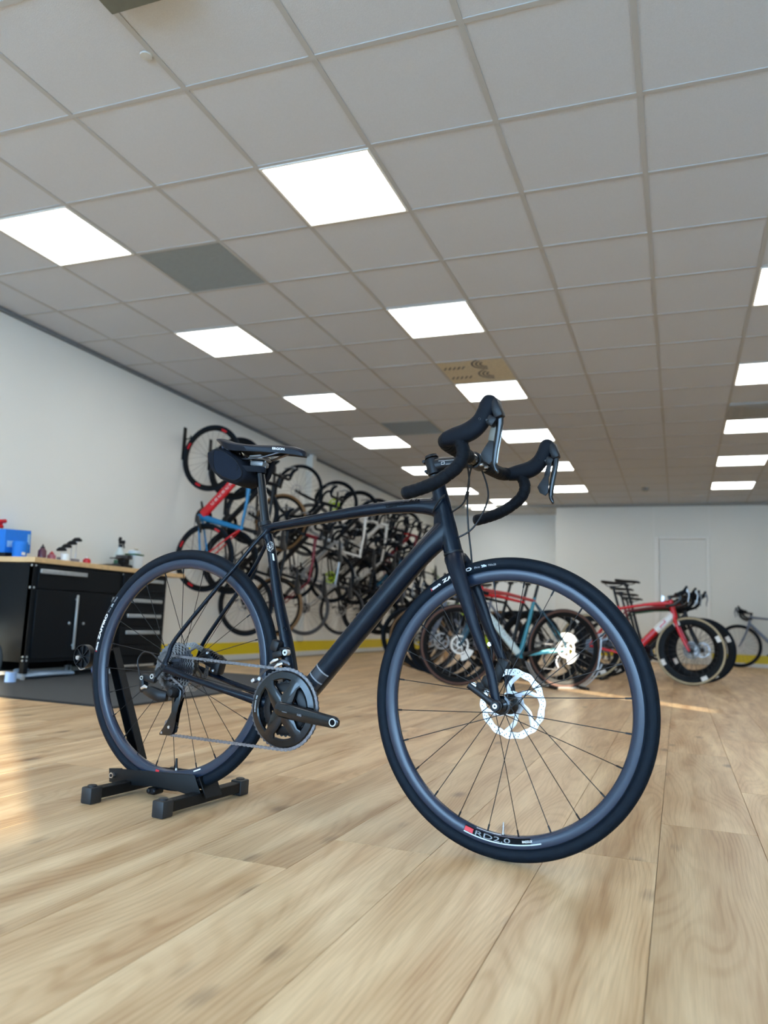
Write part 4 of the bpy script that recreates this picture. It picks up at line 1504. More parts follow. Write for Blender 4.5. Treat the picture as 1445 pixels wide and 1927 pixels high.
P_BLACK = paint('black', (14, 16, 20), .35, 0.0, .25); P_WHITE = paint('white', (226, 226, 222)); P_RED = paint('red', (196, 22, 34), .25)
P_DRED = paint('dark_red', (112, 12, 26)); P_BLUE = paint('azure', (14, 108, 156)); P_TEAL = paint('teal', (14, 62, 80))
P_AQUA = paint('aqua', (96, 190, 206)); P_GREY = paint('grey_blue', (104, 114, 132)); P_NAVY = paint('navy', (24, 44, 84))
P_MINT = paint('pale_mint', (196, 216, 218)); P_SILVER = paint('silver', (170, 174, 178), .3, .6); P_LIME = paint('lime', (176, 206, 32))
P_TAN = paint('tan_sidewall', (122, 92, 58), .7); P_CREAM = paint('cream_sidewall', (176, 160, 128), .7); P_GREEN = paint('green', (40, 96, 70))
P_DARKRIM = paint('dark_rim', (11, 12, 14), .45, 0.0, .15); P_GRT = paint('grey_tyre', (70, 70, 72), .7)
_shared = {}


def share(key, fn):
    if key not in _shared:
        b = fn(); _shared[key] = b.mesh(key, 40)
    return _shared[key]


def bg_part(key, fn, m, parent, loc=None, name=None):
    me = share(key, lambda: _with(fn(), BLACKP))
    o = link(name or key, me, parent, loc)
    if m is not None:
        o.material_slots[0].link = 'OBJECT'
        o.material_slots[0].material = m
    return o


def _with(b, m):
    if not b.mats:
        b.mats = [m]; b.m = [0] * len(b.f)
    return b


def tyre_mb(rt):
    return lambda: MB().lathe([(.325 + rt * cos(-2.3 + 4.6 * k / 8), rt * sin(-2.3 + 4.6 * k / 8)) for k in range(9)] + [(.309, .008), (.309, -.008)], n=56, closed=True)
def rim_mb(dp):
    return lambda: MB().lathe([(.313, -.011), (.311 - dp * .4, -.012), (.311 - dp, -.006), (.309 - dp, 0), (.311 - dp, .006), (.311 - dp * .4, .012), (.313, .011)], n=56, closed=True)
def spokes_mb(dp):
    def f():
        b = MB()
        for k in range(24):
            th = 2 * pi * k / 24; s = -1 if k % 2 else 1
            ha = th + (1.05 if (k // 2) % 2 else -1.05)
            b.rod((.02 * cos(ha), s * .026, .02 * sin(ha)), ((.311 - dp) * cos(th), 0, (.311 - dp) * sin(th)), .0011, 4)
        return b
    return f
def hub_mb():
    return MB().lathe([(0, -.055), (.012, -.055), (.018, -.035), (.022, -.026), (.013, -.018), (.013, .018), (.022, .026), (.018, .035), (.012, .055), (0, .055)], n=16)
def rotor_mb():
    b = MB(); b.lathe([(.064, .040), (.080, .040), (.080, .042), (.064, .042)], n=36, closed=True)
    for k in range(6):
        a = 2 * pi * k / 6
        b.box((.044 * cos(a), .041, .044 * sin(a)), (.046, .002, .008), Matrix.Rotation(-a - .5, 3, 'Y'))
    b.lathe([(.012, .04), (.03, .04), (.03, .042), (.012, .042)], n=20, closed=True)
    return b
def decal_rim_mb(dp):
    def f():
        b = MB()
        for a in (20, 110, 200, 290):
            for s in (-1, 1):
                b.lathe([(.3105, s * .0123), (.312 - dp * .75, s * .0118)], n=6, arc=(radians(a), radians(a + 12)))
        return b
    return f


def bg_wheel(name, parent, loc, sp, steer=0.0):
    w = empty(name, loc, parent)
    w.rotation_euler = (0, 0, steer)
    rt, dp = sp.get('rt', .0145), sp.get('dp', .028)
    bg_part(f'tyre{int(rt * 1e4)}', tyre_mb(rt), sp.get('tyre', RUBBER), w, name='tyre')
    if sp.get('wall'):
        bg_part(f'sidewall{int(rt * 1e4)}', lambda: MB().lathe([(.313, -rt * .86), (.3195, -rt * .99), (.326, -rt * 1.03), (.332, -rt * .93)], n=56).lathe([(.313, rt * .86), (.3195, rt * .99), (.326, rt * 1.03), (.332, rt * .93)], n=56), sp['wall'], w, name='sidewall')
    bg_part(f'rim{int(dp * 1e3)}', rim_mb(dp), sp.get('rim', P_DARKRIM), w, name='rim')
    s = bg_part(f'spokes{int(dp * 1e3)}', spokes_mb(dp), sp.get('spoke', DSTEEL), w, name='spokes')
    s['kind'] = 'stuff'
    bg_part('hub', hub_mb, sp.get('hub', BLACKP), w)
    if sp.get('disc', True):
        bg_part('brake_rotor', rotor_mb, sp.get('rotor', STEEL), w)
    if sp.get('decal'):
        bg_part(f'rim_decal{int(dp * 1e3)}', decal_rim_mb(dp), sp['decal'], w, name='rim_decal')['kind'] = 'stuff'
    return w


def saddle_mb():
    b = MB()
    q = catmull([(-.125, 0, .012, .012, .040), (-.115, 0, .012, .016, .060), (-.08, 0, .006, .018, .066), (-.02, 0, 0, .017, .048), (.05, 0, -.002, .015, .026), (.11, 0, -.006, .014, .019), (.145, 0, -.014, .008, .012)], 3)
    b.sweep([p[:3] for p in q], [(p[3], p[4]) for p in q], 12, ref=Y)
    for s in (-1, 1):
        b.sweep([(-.09, s * .03, -.01), (-.06, s * .022, -.035), (.05, s * .020, -.035), (.09, s * .012, -.02)], .0035, 6)
    b.box((0, 0, -.045), (.05, .045, .03), None, .006)
    return b
def bars_mb(flare=0.0):
    b = MB()
    pts = [(0, 0, 0), (0, .09, .002), (0, .16, .004), (.012, .192, .007), (.045, .200, .006), (.055, .202, -.02), (.045, .204, -.055), (.01, .206, -.088), (-.045, .208, -.108), (-.085, .208, -.114)]
    for s in (-1, 1):
        q = catmull([(x, s * y, z) for x, y, z in pts], 4)
        b.sweep(q, .0155, 10)
    return b
def hood_mb(s):
    def f():
        b = MB()
        q = catmull([(.020, s * .2, .004, .014, .014), (.055, s * .202, .014, .022, .016), (.085, s * .204, .028, .021, .016), (.105, s * .205, .055, .019, .015), (.116, s * .205, .084, .012, .012), (.119, s * .205, .092, .003, .003)], 3)
        b.sweep([p[:3] for p in q], [(p[3], p[4]) for p in q], 10, ref=Y)
        return b
    return f
def lever_mb(s):
    def f():
        b = MB()
        q = catmull([(.128, s * .203, .055, .008, .006), (.135, s * .2, .0, .007, .005), (.125, s * .198, -.05, .006, .005), (.130, s * .198, -.075, .003, .003)], 3)
        b.sweep([p[:3] for p in q], [(p[3], p[4]) for p in q], 8, ref=Y)
        b.box((.122, s * .204, .045), (.024, .024, .045), Matrix.Rotation(-.4, 3, 'Y'), .005)
        return b
    return f
def crank_mb():
    b = MB()
    b.lathe([(.062, -.042), (.100, -.042), (.100, -.046), (.062, -.046)], n=40, closed=True)
    for k in range(4):
        a = pi / 4 + k * pi / 2
        b.box((.04 * cos(a), -.048, .04 * sin(a)), (.075, .007, .02), Matrix.Rotation(-a, 3, 'Y'))
    b.lathe([(0, -.062), (.02, -.06), (.022, -.036), (0, -.034)], n=18)
    a = radians(-20)
    for s, y0, y1 in ((1, -.058, -.074), (-1, .058, .074)):
        b.sweep([(0, y0, 0), (s * .1 * cos(a), (y0 + y1) / 2, s * .1 * sin(a)), (s * .178 * cos(a), y1, s * .178 * sin(a))], [(.018, .009), (.016, .008), (.012, .006)], 10, ref=Y)
    return b
def gears_mb():
    b = MB()
    for k, r_ in enumerate((.064, .056, .048, .041, .035, .030, .026)):
        b.lathe([(.015, -.020 - k * .004), (r_, -.020 - k * .004), (r_, -.0218 - k * .004), (.015, -.0218 - k * .004)], n=28, closed=True)
    b.sweep([(0, -.065, -.012), (-.02, -.07, -.05), (.03, -.066, -.075), (.05, -.056, -.12), (.03, -.052, -.17)], [(.010, .006), (.013, .01), (.015, .009), (.010, .006), (.013, .006)], 8, ref=Y)
    c = [(.41, -.045, .03), (.2, -.043, .031), (.0, -.04, .033)]
    b.sweep(c, [(.004, .003)] * 3, 6, ref=Y)
    b.sweep([(.41, -.045, -.17), (.2, -.047, -.178), (.035, -.05, -.186)], [(.004, .003)] * 3, 6, ref=Y)
    return b
def pedals_mb():
    b = MB()
    a = radians(-20)
    for s, y0 in ((1, -.085), (-1, .085)):
        c = Vector((s * .17 * cos(a), y0 + (-.04 if s > 0 else .04), s * .17 * sin(a)))
        b.box(c, (.07, .06, .014), None, .004)
        b.rod(c, Vector((c.x, y0 * .9, c.z)), .006, 6)
    return b


def bg_bike(label, mx, sp, group):
    """mx places the rear-hub axes (x forward, y left, z up) in the room."""
    t = empty('road_bicycle')
    t.matrix_world = mx @ Matrix.Translation(Vector((.45, 0, -.3395)))
    tag(t, label, 'bicycle', group)
    wb = sp.get('wb', .985)
    k = Vector((wb - .985, 0, 0))
    h = Vector((-.45, 0, .3395))
    main, top, down, seat, forkm = (sp.get(q) or sp['main'] for q in ('main', 'top', 'down', 'seat', 'fork'))
    stay = sp.get('stay') or main
    fat = sp.get('fat', 1.0)
    b = MB()
    HB, HT = Vector((.838, 0, .325)) + k, Vector((.795, 0, sp.get('ht', .49))) + k
    SC_, BBp = Vector((.282, 0, sp.get('sc', .41))), Vector((.405, 0, -.072))
    b.use(sp.get('head') or main)
    b.sweep([HB, HT], [.023 * fat, .020 * fat], 12, ref=Y)
    b.use(top)
    b.sweep([SC_ + Vector((-.01, 0, -.015)), SC_.lerp(HT, .5) + Vector((0, 0, -.01)), HT + Vector((.008, 0, -.03))], [(.013, .016), (.016, .017), (.020 * fat, .018)], 12, ref=Y)
    b.use(down)
    b.sweep([BBp + Vector((.02, 0, .02)), BBp.lerp(HB, .5) + Vector((0, 0, .03)), HB + Vector((-.005, 0, .045))], [(.028 * fat, .027), (.027 * fat, .024), (.025 * fat, .021)], 14, ref=Y, power=2.4)
    b.use(seat)
    b.sweep([BBp, BBp.lerp(SC_, .5) + Vector((-.004, 0, 0)), SC_ + Vector((-.004, 0, .015))], [(.020 * fat, .024), (.016 * fat, .016), (.015, .015)], 12, ref=Y)
    b.lathe([(0, -.034), (.024, -.034), (.024, .034), (0, .034)], BBp, Y, 18)
    for s in (-1, 1):
        b.use(stay)
        b.sweep(catmull([(0, s * .064, 0), (.1, s * .058, -.022), (.25, s * .046, -.05), (.38, s * .022, -.07)], 3), [(.011, .008)] * 10, 8, ref=Y)
        b.use(sp.get('seatstay') or stay)
        b.sweep(catmull([(0, s * .064, 0), (.05, s * .058, .095), (.18, s * .036, .26), (.275, s * .010, .385)], 3), [(.0075, .0065)] * 10, 8, ref=Y)
    if sp.get('badge'):
        m1, m2 = sp['badge']
        b.use(m1)
        c0, c1 = BBp.lerp(HB, .58) + Vector((0, 0, .027)), BBp.lerp(HB, .96) + Vector((0, 0, .045))
        b.sweep([c0, c1], [(.031 * fat, .0275), (.030 * fat, .0255)], 14, ref=Y, power=2.4)
        b.use(m2)
        dd = (c1 - c0).normalized(); nn_ = Vector((dd.z, 0, -dd.x)); mid = c0.lerp(c1, .42)
        for s in (-1, 1):
            o = mid + Vector((0, s * .0283, 0))
            for u0, u1, v0, v1 in ((-.045, .040, -.004, .010), (.026, .040, -.022, .010), (-.045, -.034, -.004, .020)):
                q = [o + dd * u0 + nn_ * v0, o + dd * u1 + nn_ * v0, o + dd * u1 + nn_ * v1, o + dd * u0 + nn_ * v1]
                b.add([tuple(p) for p in q], [(0, 1, 2, 3)])
    if sp.get('marks'):
        b.use(sp['marks'])
        lo, hi = BBp + Vector((.02, 0, .02)), HB + Vector((-.005, 0, .045))
        dd = (hi - lo).normalized(); nn_ = Vector((dd.z, 0, -dd.x))
        for s in (-1, 1):
            for i in range(6):
                o = lo.lerp(hi, .26 + .09 * i) + Vector((0, s * .0268, .010)) 
                for u0, u1, v0, v1 in ((-.018, .018, -.011, -.005), (-.018, -.011, -.011, .011), (-.018 if i % 2 else .006, .018, .004, .010)):
                    q = [o + dd * u0 + nn_ * v0, o + dd * u1 + nn_ * v0, o + dd * u1 + nn_ * v1, o + dd * u0 + nn_ * v1]
                    b.add([tuple(p) for p in q], [(0, 1, 2, 3)])
    obj('frame', b, None, t, h)
    b = MB().use(forkm)
    for s in (-1, 1):
        b.sweep(catmull([(HB.x, s * .010, .33), (HB.x + .012, s * .034, .285), (HB.x + .06, s * .044, .16), (HB.x + .125, s * .052, .03), (wb, s * .054, -.004)], 3), [(.020, .014)] * 4 + [(.015, .010)] * 5 + [(.011, .008)] * 4, 8, ref=Y)
    steer = sp.get('steer', 0.0)
    fe = obj('fork', b, None, t, h)
    w = bg_wheel('rear_wheel', t, h, dict(sp, **sp.get('rw', {})))
    w2 = bg_wheel('front_wheel', t, h + Vector((wb, 0, 0)), sp)
    if steer:
        # the fork, its wheel and the bars turn together about the steerer axis
        a0, ad = Vector(HB) + h, (HT - HB).normalized()
        T = Matrix.Translation(a0) @ Matrix.Rotation(steer, 4, ad) @ Matrix.Translation(-a0)
        fe.matrix_local = T @ Matrix.Translation(h)
        w2.matrix_local = T @ Matrix.Translation(h + Vector((wb, 0, 0)))
    else:
        T = Matrix.Identity(4)
    sh = sp.get('sh', .16)
    b = MB(); b.sweep([SC_, SC_ + Vector((-.26 * sh, 0, sh))], .0135, 10)
    obj('seatpost', b, sp.get('post', P_BLACK), t, h)
    sd = bg_part('saddle', saddle_mb, sp.get('saddle', BLACKP), t, h + SC_ + Vector((-.26 * sh + .0, 0, sh + .055)))
    b = MB(); b.sweep([HT, HT + Vector((-.012, 0, .045))], .017, 10); b.sweep([HT + Vector((-.008, 0, .03)), HT + Vector((.085, 0, .045))], [.016, .015], 10); b.lathe([(0, -.022), (.02, -.022), (.02, .022), (0, .022)], HT + Vector((.09, 0, .046)), Y, 14)
    so = obj('stem', b, sp.get('bars', P_BLACK), t, h)
    bl = h + HT + Vector((.09, 0, .046))
    parts = [bg_part('handlebar', bars_mb, sp.get('bars', TAPEM), t, bl)]
    for s in (-1, 1):
        hd_ = bg_part('brake_hood_l' if s > 0 else 'brake_hood_r', hood_mb(s), HOODM, t, bl, name='brake_hood')
        bg_part('brake_lever_l' if s > 0 else 'brake_lever_r', lever_mb(s), sp.get('lever', GREYM), hd_, name='brake_lever')
        parts.append(hd_)
    if steer:
        so.matrix_local = T @ Matrix.Translation(h)
        for p in parts:
            p.matrix_local = T @ Matrix.Translation(bl)
    bg_part('crankset', crank_mb, sp.get('crank', GLOSSB), t, h + BBp)
    bg_part('drivetrain', gears_mb, DSTEEL, t, h)
    if sp.get('pedals', False):
        bg_part('pedals', pedals_mb, BLACKP, t, h + BBp)
    if sp.get('sun_arcs'):
        # white arcs that paint in the sunlight falling on each wheel
        for wv in (w, w2):
            b = MB()
            b.lathe([(.085, .030), (.135, .031), (.135, .033), (.085, .032)], n=8, closed=True, arc=(radians(200), radians(262)))
            if wv is w:
                b.lathe([(.085, .030), (.135, .031), (.135, .033), (.085, .032)], n=8, closed=True, arc=(radians(70), radians(150)))
            obj('painted_sun_arc', b, P_WHITE, wv)
    return t


# ---- bikes hanging nose-up on the left wall, wheels against the wall
HANG = Matrix(((0, 0, 1, 0), (0, -1, 0, 0), (1, 0, 0, 0), (0, 0, 0, 1)))    # columns: x->+Z, y->-Y, z->+X
wall_specs = [
    (6.46, 1, dict(main=P_BLUE, down=P_RED, marks=P_WHITE, stay=P_BLUE, seatstay=P_RED, fork=P_BLACK, head=P_BLUE, hub=P_RED, fat=1.7, decal=P_RED, dp=.030, wb=1.0, disc=False), 'azure blue bicycle with red lettered down tube hanging nearest the workbench'),
    (6.93, 1, dict(main=P_BLACK, dp=.045), 'black bicycle with deep rims hung high, its front wheel showing behind the black saddle'),
    (7.30, 0, dict(main=P_BLACK, rim=P_BLACK, bars=TAPEM), 'all black bicycle hung low, its handlebar showing just right of the black seatpost'),
    (7.98, 0, dict(main=P_DRED, fork=P_BLACK, stay=P_DRED, seat=P_BLACK, down=P_BLACK, tyre=P_TAN, rt=.017, wb=.98), 'dark red hanging bicycle with brown tan tyres, hung low'),
    (8.36, 1, dict(main=P_BLACK, tyre=RUBBER, rt=.012, rim=P_DARKRIM, dp=.016), 'black bicycle with thin tyres hung high between the tan-tyred one and the lime-hubbed one'),
    (8.72, 0, dict(main=P_SILVER, tyre=P_GRT, rim=P_GRT, dp=.018), 'silver bicycle with thin grey tyres hanging low beside the yellow wall band'),
    (9.47, 1, dict(main=P_WHITE, fork=P_BLACK, stay=P_BLACK, down=P_BLACK, hub=P_LIME, dp=.022, rotor=P_LIME), 'white and black bicycle with lime green hubs hung high on the wall'),
    (9.86, 0, dict(main=P_BLACK, tyre=P_GRT, dp=.018), 'black bicycle with grey tyres hung low behind the lime-hubbed one'),
    (10.28, 1, dict(main=P_WHITE, down=P_WHITE, fork=P_WHITE, seat=P_BLACK, dp=.03), 'white framed bicycle with dark wheels hung high past the lime-hubbed one'),
    (10.62, 0, dict(main=P_BLACK, dp=.045, marks=P_WHITE), 'black bicycle with white lettering hung low under the white framed one'),
    (10.98, 1, dict(main=P_BLACK, dp=.03, saddle=P_WHITE), 'black bicycle with a white saddle hung high in the crowded far part'),
    (11.30, 0, dict(main=P_NAVY, down=P_BLUE, dp=.045), 'navy and blue bicycle hung low in the crowded far part'),
    (11.62, 1, dict(main=P_DRED, dp=.045, fork=P_RED), 'dark red bicycle with deep black rims hung high in the crowded far part'),
    (11.95, 0, dict(main=P_BLACK, dp=.055, decal=P_WHITE), 'black bicycle with white rim stickers hung low in the crowded far part'),
    (12.28, 1, dict(main=P_BLACK, down=P_WHITE, dp=.03), 'last bicycle on the wall, black with a white down tube, hung high'),
]
for n, (yy, hi, sp, lab) in enumerate(wall_specs):
    zr = (1.055 if hi else .625) + sp.get('zo', 0)
    mx = Matrix.Translation(Vector((XL + .345, yy, zr))) @ HANG
    bg_bike(lab, mx, dict(sp, sh=sp.get('sh', .14)), 'bicycles hanging on the wall')
    # wall hook holding the front wheel
    t = empty('wall_hook', (XL, yy, zr + sp.get('wb', .985) + .19))
    tag(t, f'black steel wall hook holding the {ORD[n]} hanging bike counted from the workbench', 'hook', 'bike hooks on the wall')
    b = MB(); b.box((.006, 0, -.03), (.012, .05, .34), None, .003); obj('wall_plate', b, BLACKM, t)
    b = MB(); b.sweep(catmull([(.01, 0, .02), (.05, .0, .02), (.075, .0, .03), (.082, .0, .055)], 3), .006, 8); obj('hook_arm', b, BLACKM, t)


# ---- bikes standing on the floor
def stand_mx(rear, frontp, lean=0.0):
    r, f_ = Vector((*rear, .3395)), Vector((*frontp, .3395))
    d_ = (f_ - r).normalized()
    l_ = Vector((-d_.y, d_.x, 0))
    mx = Matrix(((d_.x, l_.x, 0, r.x), (d_.y, l_.y, 0, r.y), (0, 0, 1, .3395), (0, 0, 0, 1)))
    return mx @ Matrix.Translation((0, 0, -.3395)) @ Matrix.Rotation(lean, 4, 'X') @ Matrix.Translation((0, 0, .3395)), (f_ - r).length


def floor_bike(label, rear, frontp, sp, lean=0.0, hold=True, group='bicycles standing on the floor', hoop=BLACKM):
    mx, wb = stand_mx(rear, frontp, lean)
    bk = bg_bike(label, mx, dict(sp, wb=wb), group)
    if hold:
        d_ = (Vector(frontp) - Vector(rear)).normalized()
        s = empty('bicycle_stand', (rear[0], rear[1], 0))
        s.rotation_euler = (0, 0, atan2(d_.y, d_.x))
        tag(s, 'floor stand gripping the rear wheel of the ' + ' '.join(label.split()[:7]), 'bike stand', 'rear-wheel stands for the floor bikes')
        b = MB()
        for x in (-.14, .14):
            b.box((x, 0, .012), (.03, .34, .024), None, .003)
        obj('base_bars', b, BLACKM, s)
        b = MB()
        for k in (-1, 1):
            q = [(.362 * cos(radians(a)), k * .030, .3395 + .362 * sin(radians(a))) for a in range(200, 341, 10)]
            q = [(x, y, max(z, .006)) for x, y, z in q]
            b.sweep(q, .0065, 8)
            b.sweep([(-.30, k * .030, .16), (-.33, k * .030, .36), (-.335, k * .02, .48)], .0065, 8)
        obj('wheel_hoops', b, hoop, s)
    return bk


FL = 'bicycles standing on the floor'
floor_bike('teal bicycle with pale mint down tube and red head tube standing on the floor', (-.93, 6.92), (-1.74, 6.41),
           dict(main=P_TEAL, head=P_RED, top=paint('dull_coral', (150, 44, 44)), down=P_MINT, marks=P_SILVER, seat=paint('mid_teal', (36, 118, 136)), stay=P_AQUA, seatstay=P_TEAL, fork=P_TEAL, dp=.035, rt=.016, wall=paint('brown_sidewall', (84, 56, 46), .7), rotor=P_WHITE, sun_arcs=True, spoke=P_SILVER, fat=1.1, ht=.50), hoop=P_SILVER)  # white rotors and wheel arcs carry the sun's glare as paint
for k, (sp, lab) in enumerate([
        (dict(main=P_BLACK, top=P_RED, head=P_RED, dp=.03, steer=.3), 'black bicycle with a red top tube standing just behind the teal one'),
        (dict(main=P_BLACK, dp=.045, down=P_LIME), 'black bicycle with lime lettering on its down tube, second behind the teal one'),
        (dict(main=P_GREY, dp=.03), 'grey bicycle third in the row behind the teal one'),
        (dict(main=P_BLACK, dp=.055, wall=P_TAN), 'black bicycle with tan sidewalls fourth in the row behind the teal one'),
        (dict(main=P_WHITE, down=P_BLACK, dp=.03), 'white and black bicycle last in the row behind the teal one')]):
    o = Vector((-.36, .62)) * (k + 1) * .72
    floor_bike(lab, (-.86 + o.x, 6.98 + o.y), (-1.66 + o.x, 6.46 + o.y), dict(dict(sh=.15 + .03 * (k % 3)), **sp), hold=k == 0)
floor_bike('glossy red bicycle with a white block on its down tube and tan tyres', (-.866, 8.50), (.112, 8.40),
           dict(main=P_RED, badge=(P_WHITE, P_RED), dp=.055, wall=P_CREAM, decal=P_WHITE, sh=.20, fat=1.25, rotor=GREYM, ht=.50, bars=GLOSSB, lever=P_SILVER, steer=-.12), lean=-.02)
for k, (sp, lab) in enumerate([
        (dict(main=P_BLACK, top=P_DRED, dp=.055, decal=P_WHITE, sh=.25), 'black bicycle with deep rims and white rim stickers right behind the red one'),
        (dict(main=P_DRED, dp=.055, sh=.19, lever=P_SILVER), 'dark red bicycle second behind the glossy red one'),
        (dict(main=P_BLACK, dp=.045, sh=.15), 'plain black bicycle third behind the glossy red one'),
        (dict(main=P_GREEN, dp=.03, sh=.12), 'dark green bicycle last behind the glossy red one')]):
    floor_bike(lab, (-.86 + (.11, 0, .02, .04)[k], 8.50 + .52 * (k + 1)), (.12 + (.11, 0, .02, .04)[k], 8.42 + .52 * (k + 1)), dict(sp, steer=-.1), hold=False)
floor_bike('grey blue bicycle leaning at the far wall by the door', (1.89, 13.80), (.91, 13.78), dict(main=P_GREY, dp=.022, rotor=P_WHITE, sh=.16), lean=.04, hold=False, group=FL)

# ================================================================ WORKSHOP CORNER
CABM = mat('black_cabinet_steel', (0.0035, 0.006, 0.0085), .45, .0, var=.05, spec=.18)
BENCHT = mat('beech_worktop', srgb(214, 184, 140), .5, var=.10, vscale=9)
ALU = mat('brushed_handle', srgb(176, 182, 184), .35, .5)
MATM = mat('rubber_mat', srgb(58, 60, 62), .8, var=.08, vscale=80, bump=.4, bscale=300)

t = empty('rubber_mat', (-3.69, 4.66, 0))
tag(t, 'dark grey rubber floor mat lying in front of the workbench', 'mat')
b = MB(); b.box((0, 0, .0045), (1.82, 2.52, .009), None, .003); obj('sheet', b, MATM, t)
b = MB()
for a, bb, sx, sy in ((0, -1.245, 1.82, .03), (0, 1.245, 1.82, .03), (.895, 0, .03, 2.46), (-.895, 0, .03, 2.46)):
    b.box((a, bb, .0055), (sx, sy, .009), None, .003)
obj('edging', b, MT('mat_edge', srgb(30, 31, 32), .8), t)
MZ = .010

t = empty('worktop', (-4.445, 5.05, .82))
tag(t, 'long pale wooden worktop lying over both black tool cabinets', 'worktop')
b = MB(); b.box((0, 0, .0185), (.50, 1.77, .037), None, .003); obj('board', b, BENCHT, t)
b = MB()
b.box((.2505, 0, .0185), (.003, 1.766, .034), None, .001)
obj('edge_lipping', b, MT('beech_edge', srgb(206, 172, 124), .5, var=.1), t)


def cabinet(y0, y1, label, doors):
    x0, x1, z0, z1 = XL + .02, -4.215, .125 if doors else .07, .818
    t = empty('tool_cabinet', ((x0 + x1) / 2, (y0 + y1) / 2, MZ))
    tag(t, label, 'cabinet')
    L_ = lambda x, y, z: (x - (x0 + x1) / 2, y - (y0 + y1) / 2, z - MZ)
    b = MB(); b.box(L_((x0 + x1) / 2, (y0 + y1) / 2, (z0 + z1) / 2), (x1 - x0, y1 - y0, z1 - z0), None, .003)
    for x in (x0 + .02, x1 - .018):
        for y in (y0 + .018, y1 - .018):
            b.box(L_(x, y, (.05 + z1) / 2), (.04, .036, z1 - .05))
    b.box(L_(x0 + .01, (y0 + y1) / 2, (.02 + z0) / 2 + .01), (.012, y1 - y0 - .08, z0 - .03))
    obj('body', b, CABM, t)
    for x in (x0 + .02, x1 - .018):
        for y in (y0 + .018, y1 - .018):
            b = MB(); b.lathe([(0, 0), (.0165, 0), (.0165, .010), (.008, .014), (.008, .06), (0, .06)], L_(x, y, MZ), (0, 0, 1), 14)
            obj('levelling_foot', b, ALU, t)
    for z in (.80, .645, .165, .14):
        b = MB(); b.lathe([(0, .004), (.007, .004), (.009, 0)], L_(x1 - .018, y0, z), (0, -1, 0), 10)
        b.lathe([(0, .003), (.007, .003), (.009, 0)], L_(x1 + .0005, y0 + .018, z), (1, 0, 0), 10)
        obj('screw', b, ALU, t)
    def front(name, a, c, e, g):
        b = MB(); b.box(L_(x1 + .006, (a + c) / 2, (e + g) / 2), (.016, c - a, g - e), None, .003)
        return obj(name, b, CABM, t)
    def handle(par, y, z, ly, lz):
        b = MB(); b.box(L_(x1 + .028, y, z), (.014, ly, lz), None, .004)
        for s in (-1, 1):
            b.box(L_(x1 + .018, y + (s * ly * .42 if ly > lz else 0), z + (s * lz * .42 if lz >= ly else 0)), (.02, .014, .014))
        obj('handle', b, ALU, par)
    if doors:
        d = front('drawer', y0 + .04, y1 - .04, .640, .800); handle(d, y0 + .27, .762, .46, .032)
        ym = y0 + .47
        for a, c, hy in ((y0 + .04, ym - .003, ym - .045), (ym + .003, y1 - .04, y1 - .09)):
            d = front('door', a, c, .15, .630); handle(d, hy, .41, .020, .40)
            b = MB(); b.lathe([(0, .006), (.009, .006), (.011, 0)], L_(x1 + .014, hy - .05 if hy < ym else ym + .05, .40), (1, 0, 0), 12); obj('lock', b, ALU, d)
    else:
        for zc, h_ in ((.735, .13), (.565, .13), (.440, .12), (.305, .14), (.185, .08)):
            d = front('drawer', y0 + .02, y1 - .02, zc - h_ / 2, zc + h_ / 2)
            if h_ > .1:
                handle(d, (y0 + y1) / 2, zc + .028, .44, .030)
    return t


cabinet(4.185, 5.095, 'black steel tool cabinet with one wide drawer above two doors, nearest the photographer', True)
cabinet(5.105, 5.700, 'black steel tool cabinet with stacked drawers seen through the rear wheel', False)
TZ = .857
# ---- things on the worktop
t = empty('parts_box', (-4.60, 4.33, TZ)); tag(t, 'bright blue cardboard parts box with pale label on the worktop', 'box')
BLUEM = paint('box_blue', (16, 118, 214), .6)
b = MB(); b.box((0, 0, .125), (.13, .24, .17), Matrix.Rotation(.06, 3, 'X'), .003); obj('carton', b, BLUEM, t)
b = MB(); b.box((.067, -.05, .10), (.002, .10, .045), Matrix.Rotation(.06, 3, 'X')); b.box((.067, .095, .15), (.002, .022, .075), Matrix.Rotation(.06, 3, 'X')); obj('label_print', b, MT('box_label', srgb(150, 196, 232), .6), t)
b = MB(); b.box((0, -.03, .022), (.12, .15, .043), None, .006); obj('tray', b, BLACKP, t)
t = empty('grease_tub', (-4.47, 4.29, TZ)); tag(t, 'round bright blue tub in front of the blue box', 'tub')
b = MB(); b.lathe([(0, 0), (.048, 0), (.052, .09), (.052, .11), (0, .112)], axis=(0, 0, 1), n=22); obj('tub_body', b, BLUEM, t)
b = MB(); b.lathe([(.054, .094), (.054, .112), (.05, .118), (0, .118)], axis=(0, 0, 1), n=22); obj('lid', b, BLUEM, t)
b = MB(); b.box((.051, -.012, .03), (.004, .03, .02)); obj('sticker', b, P_WHITE, t)
t = empty('red_clamp', (-4.63, 4.24, TZ + .212)); tag(t, 'red plastic clamp lying on top of the blue box', 'clamp')
b = MB(); b.box((0, 0, .012), (.03, .05, .024), None, .006); b.box((0, 0, .05), (.05, .09, .03), Matrix.Rotation(.2, 3, 'X'), .01); b.box((0, 0, .03), (.02, .03, .03)); obj('jaw', b, P_RED, t)
def bottle(x, y, r, h, m, cap, label, name='lube_bottle', z=TZ):
    t = empty(name, (x, y, z)); tag(t, label, 'bottle')
    b = MB(); b.lathe([(0, 0), (r, 0), (r * 1.02, h * .06), (r, h * .62), (r * .55, h * .78), (r * .5, h * .84)], axis=(0, 0, 1), n=18); obj('body', b, m, t)
    b = MB(); b.lathe([(r * .55, h * .80), (r * .5, h * .88), (r * .22, h * .92), (r * .12, h * 1.05), (0, h * 1.05)], axis=(0, 0, 1), n=14); obj('nozzle', b, cap, t)
    return t
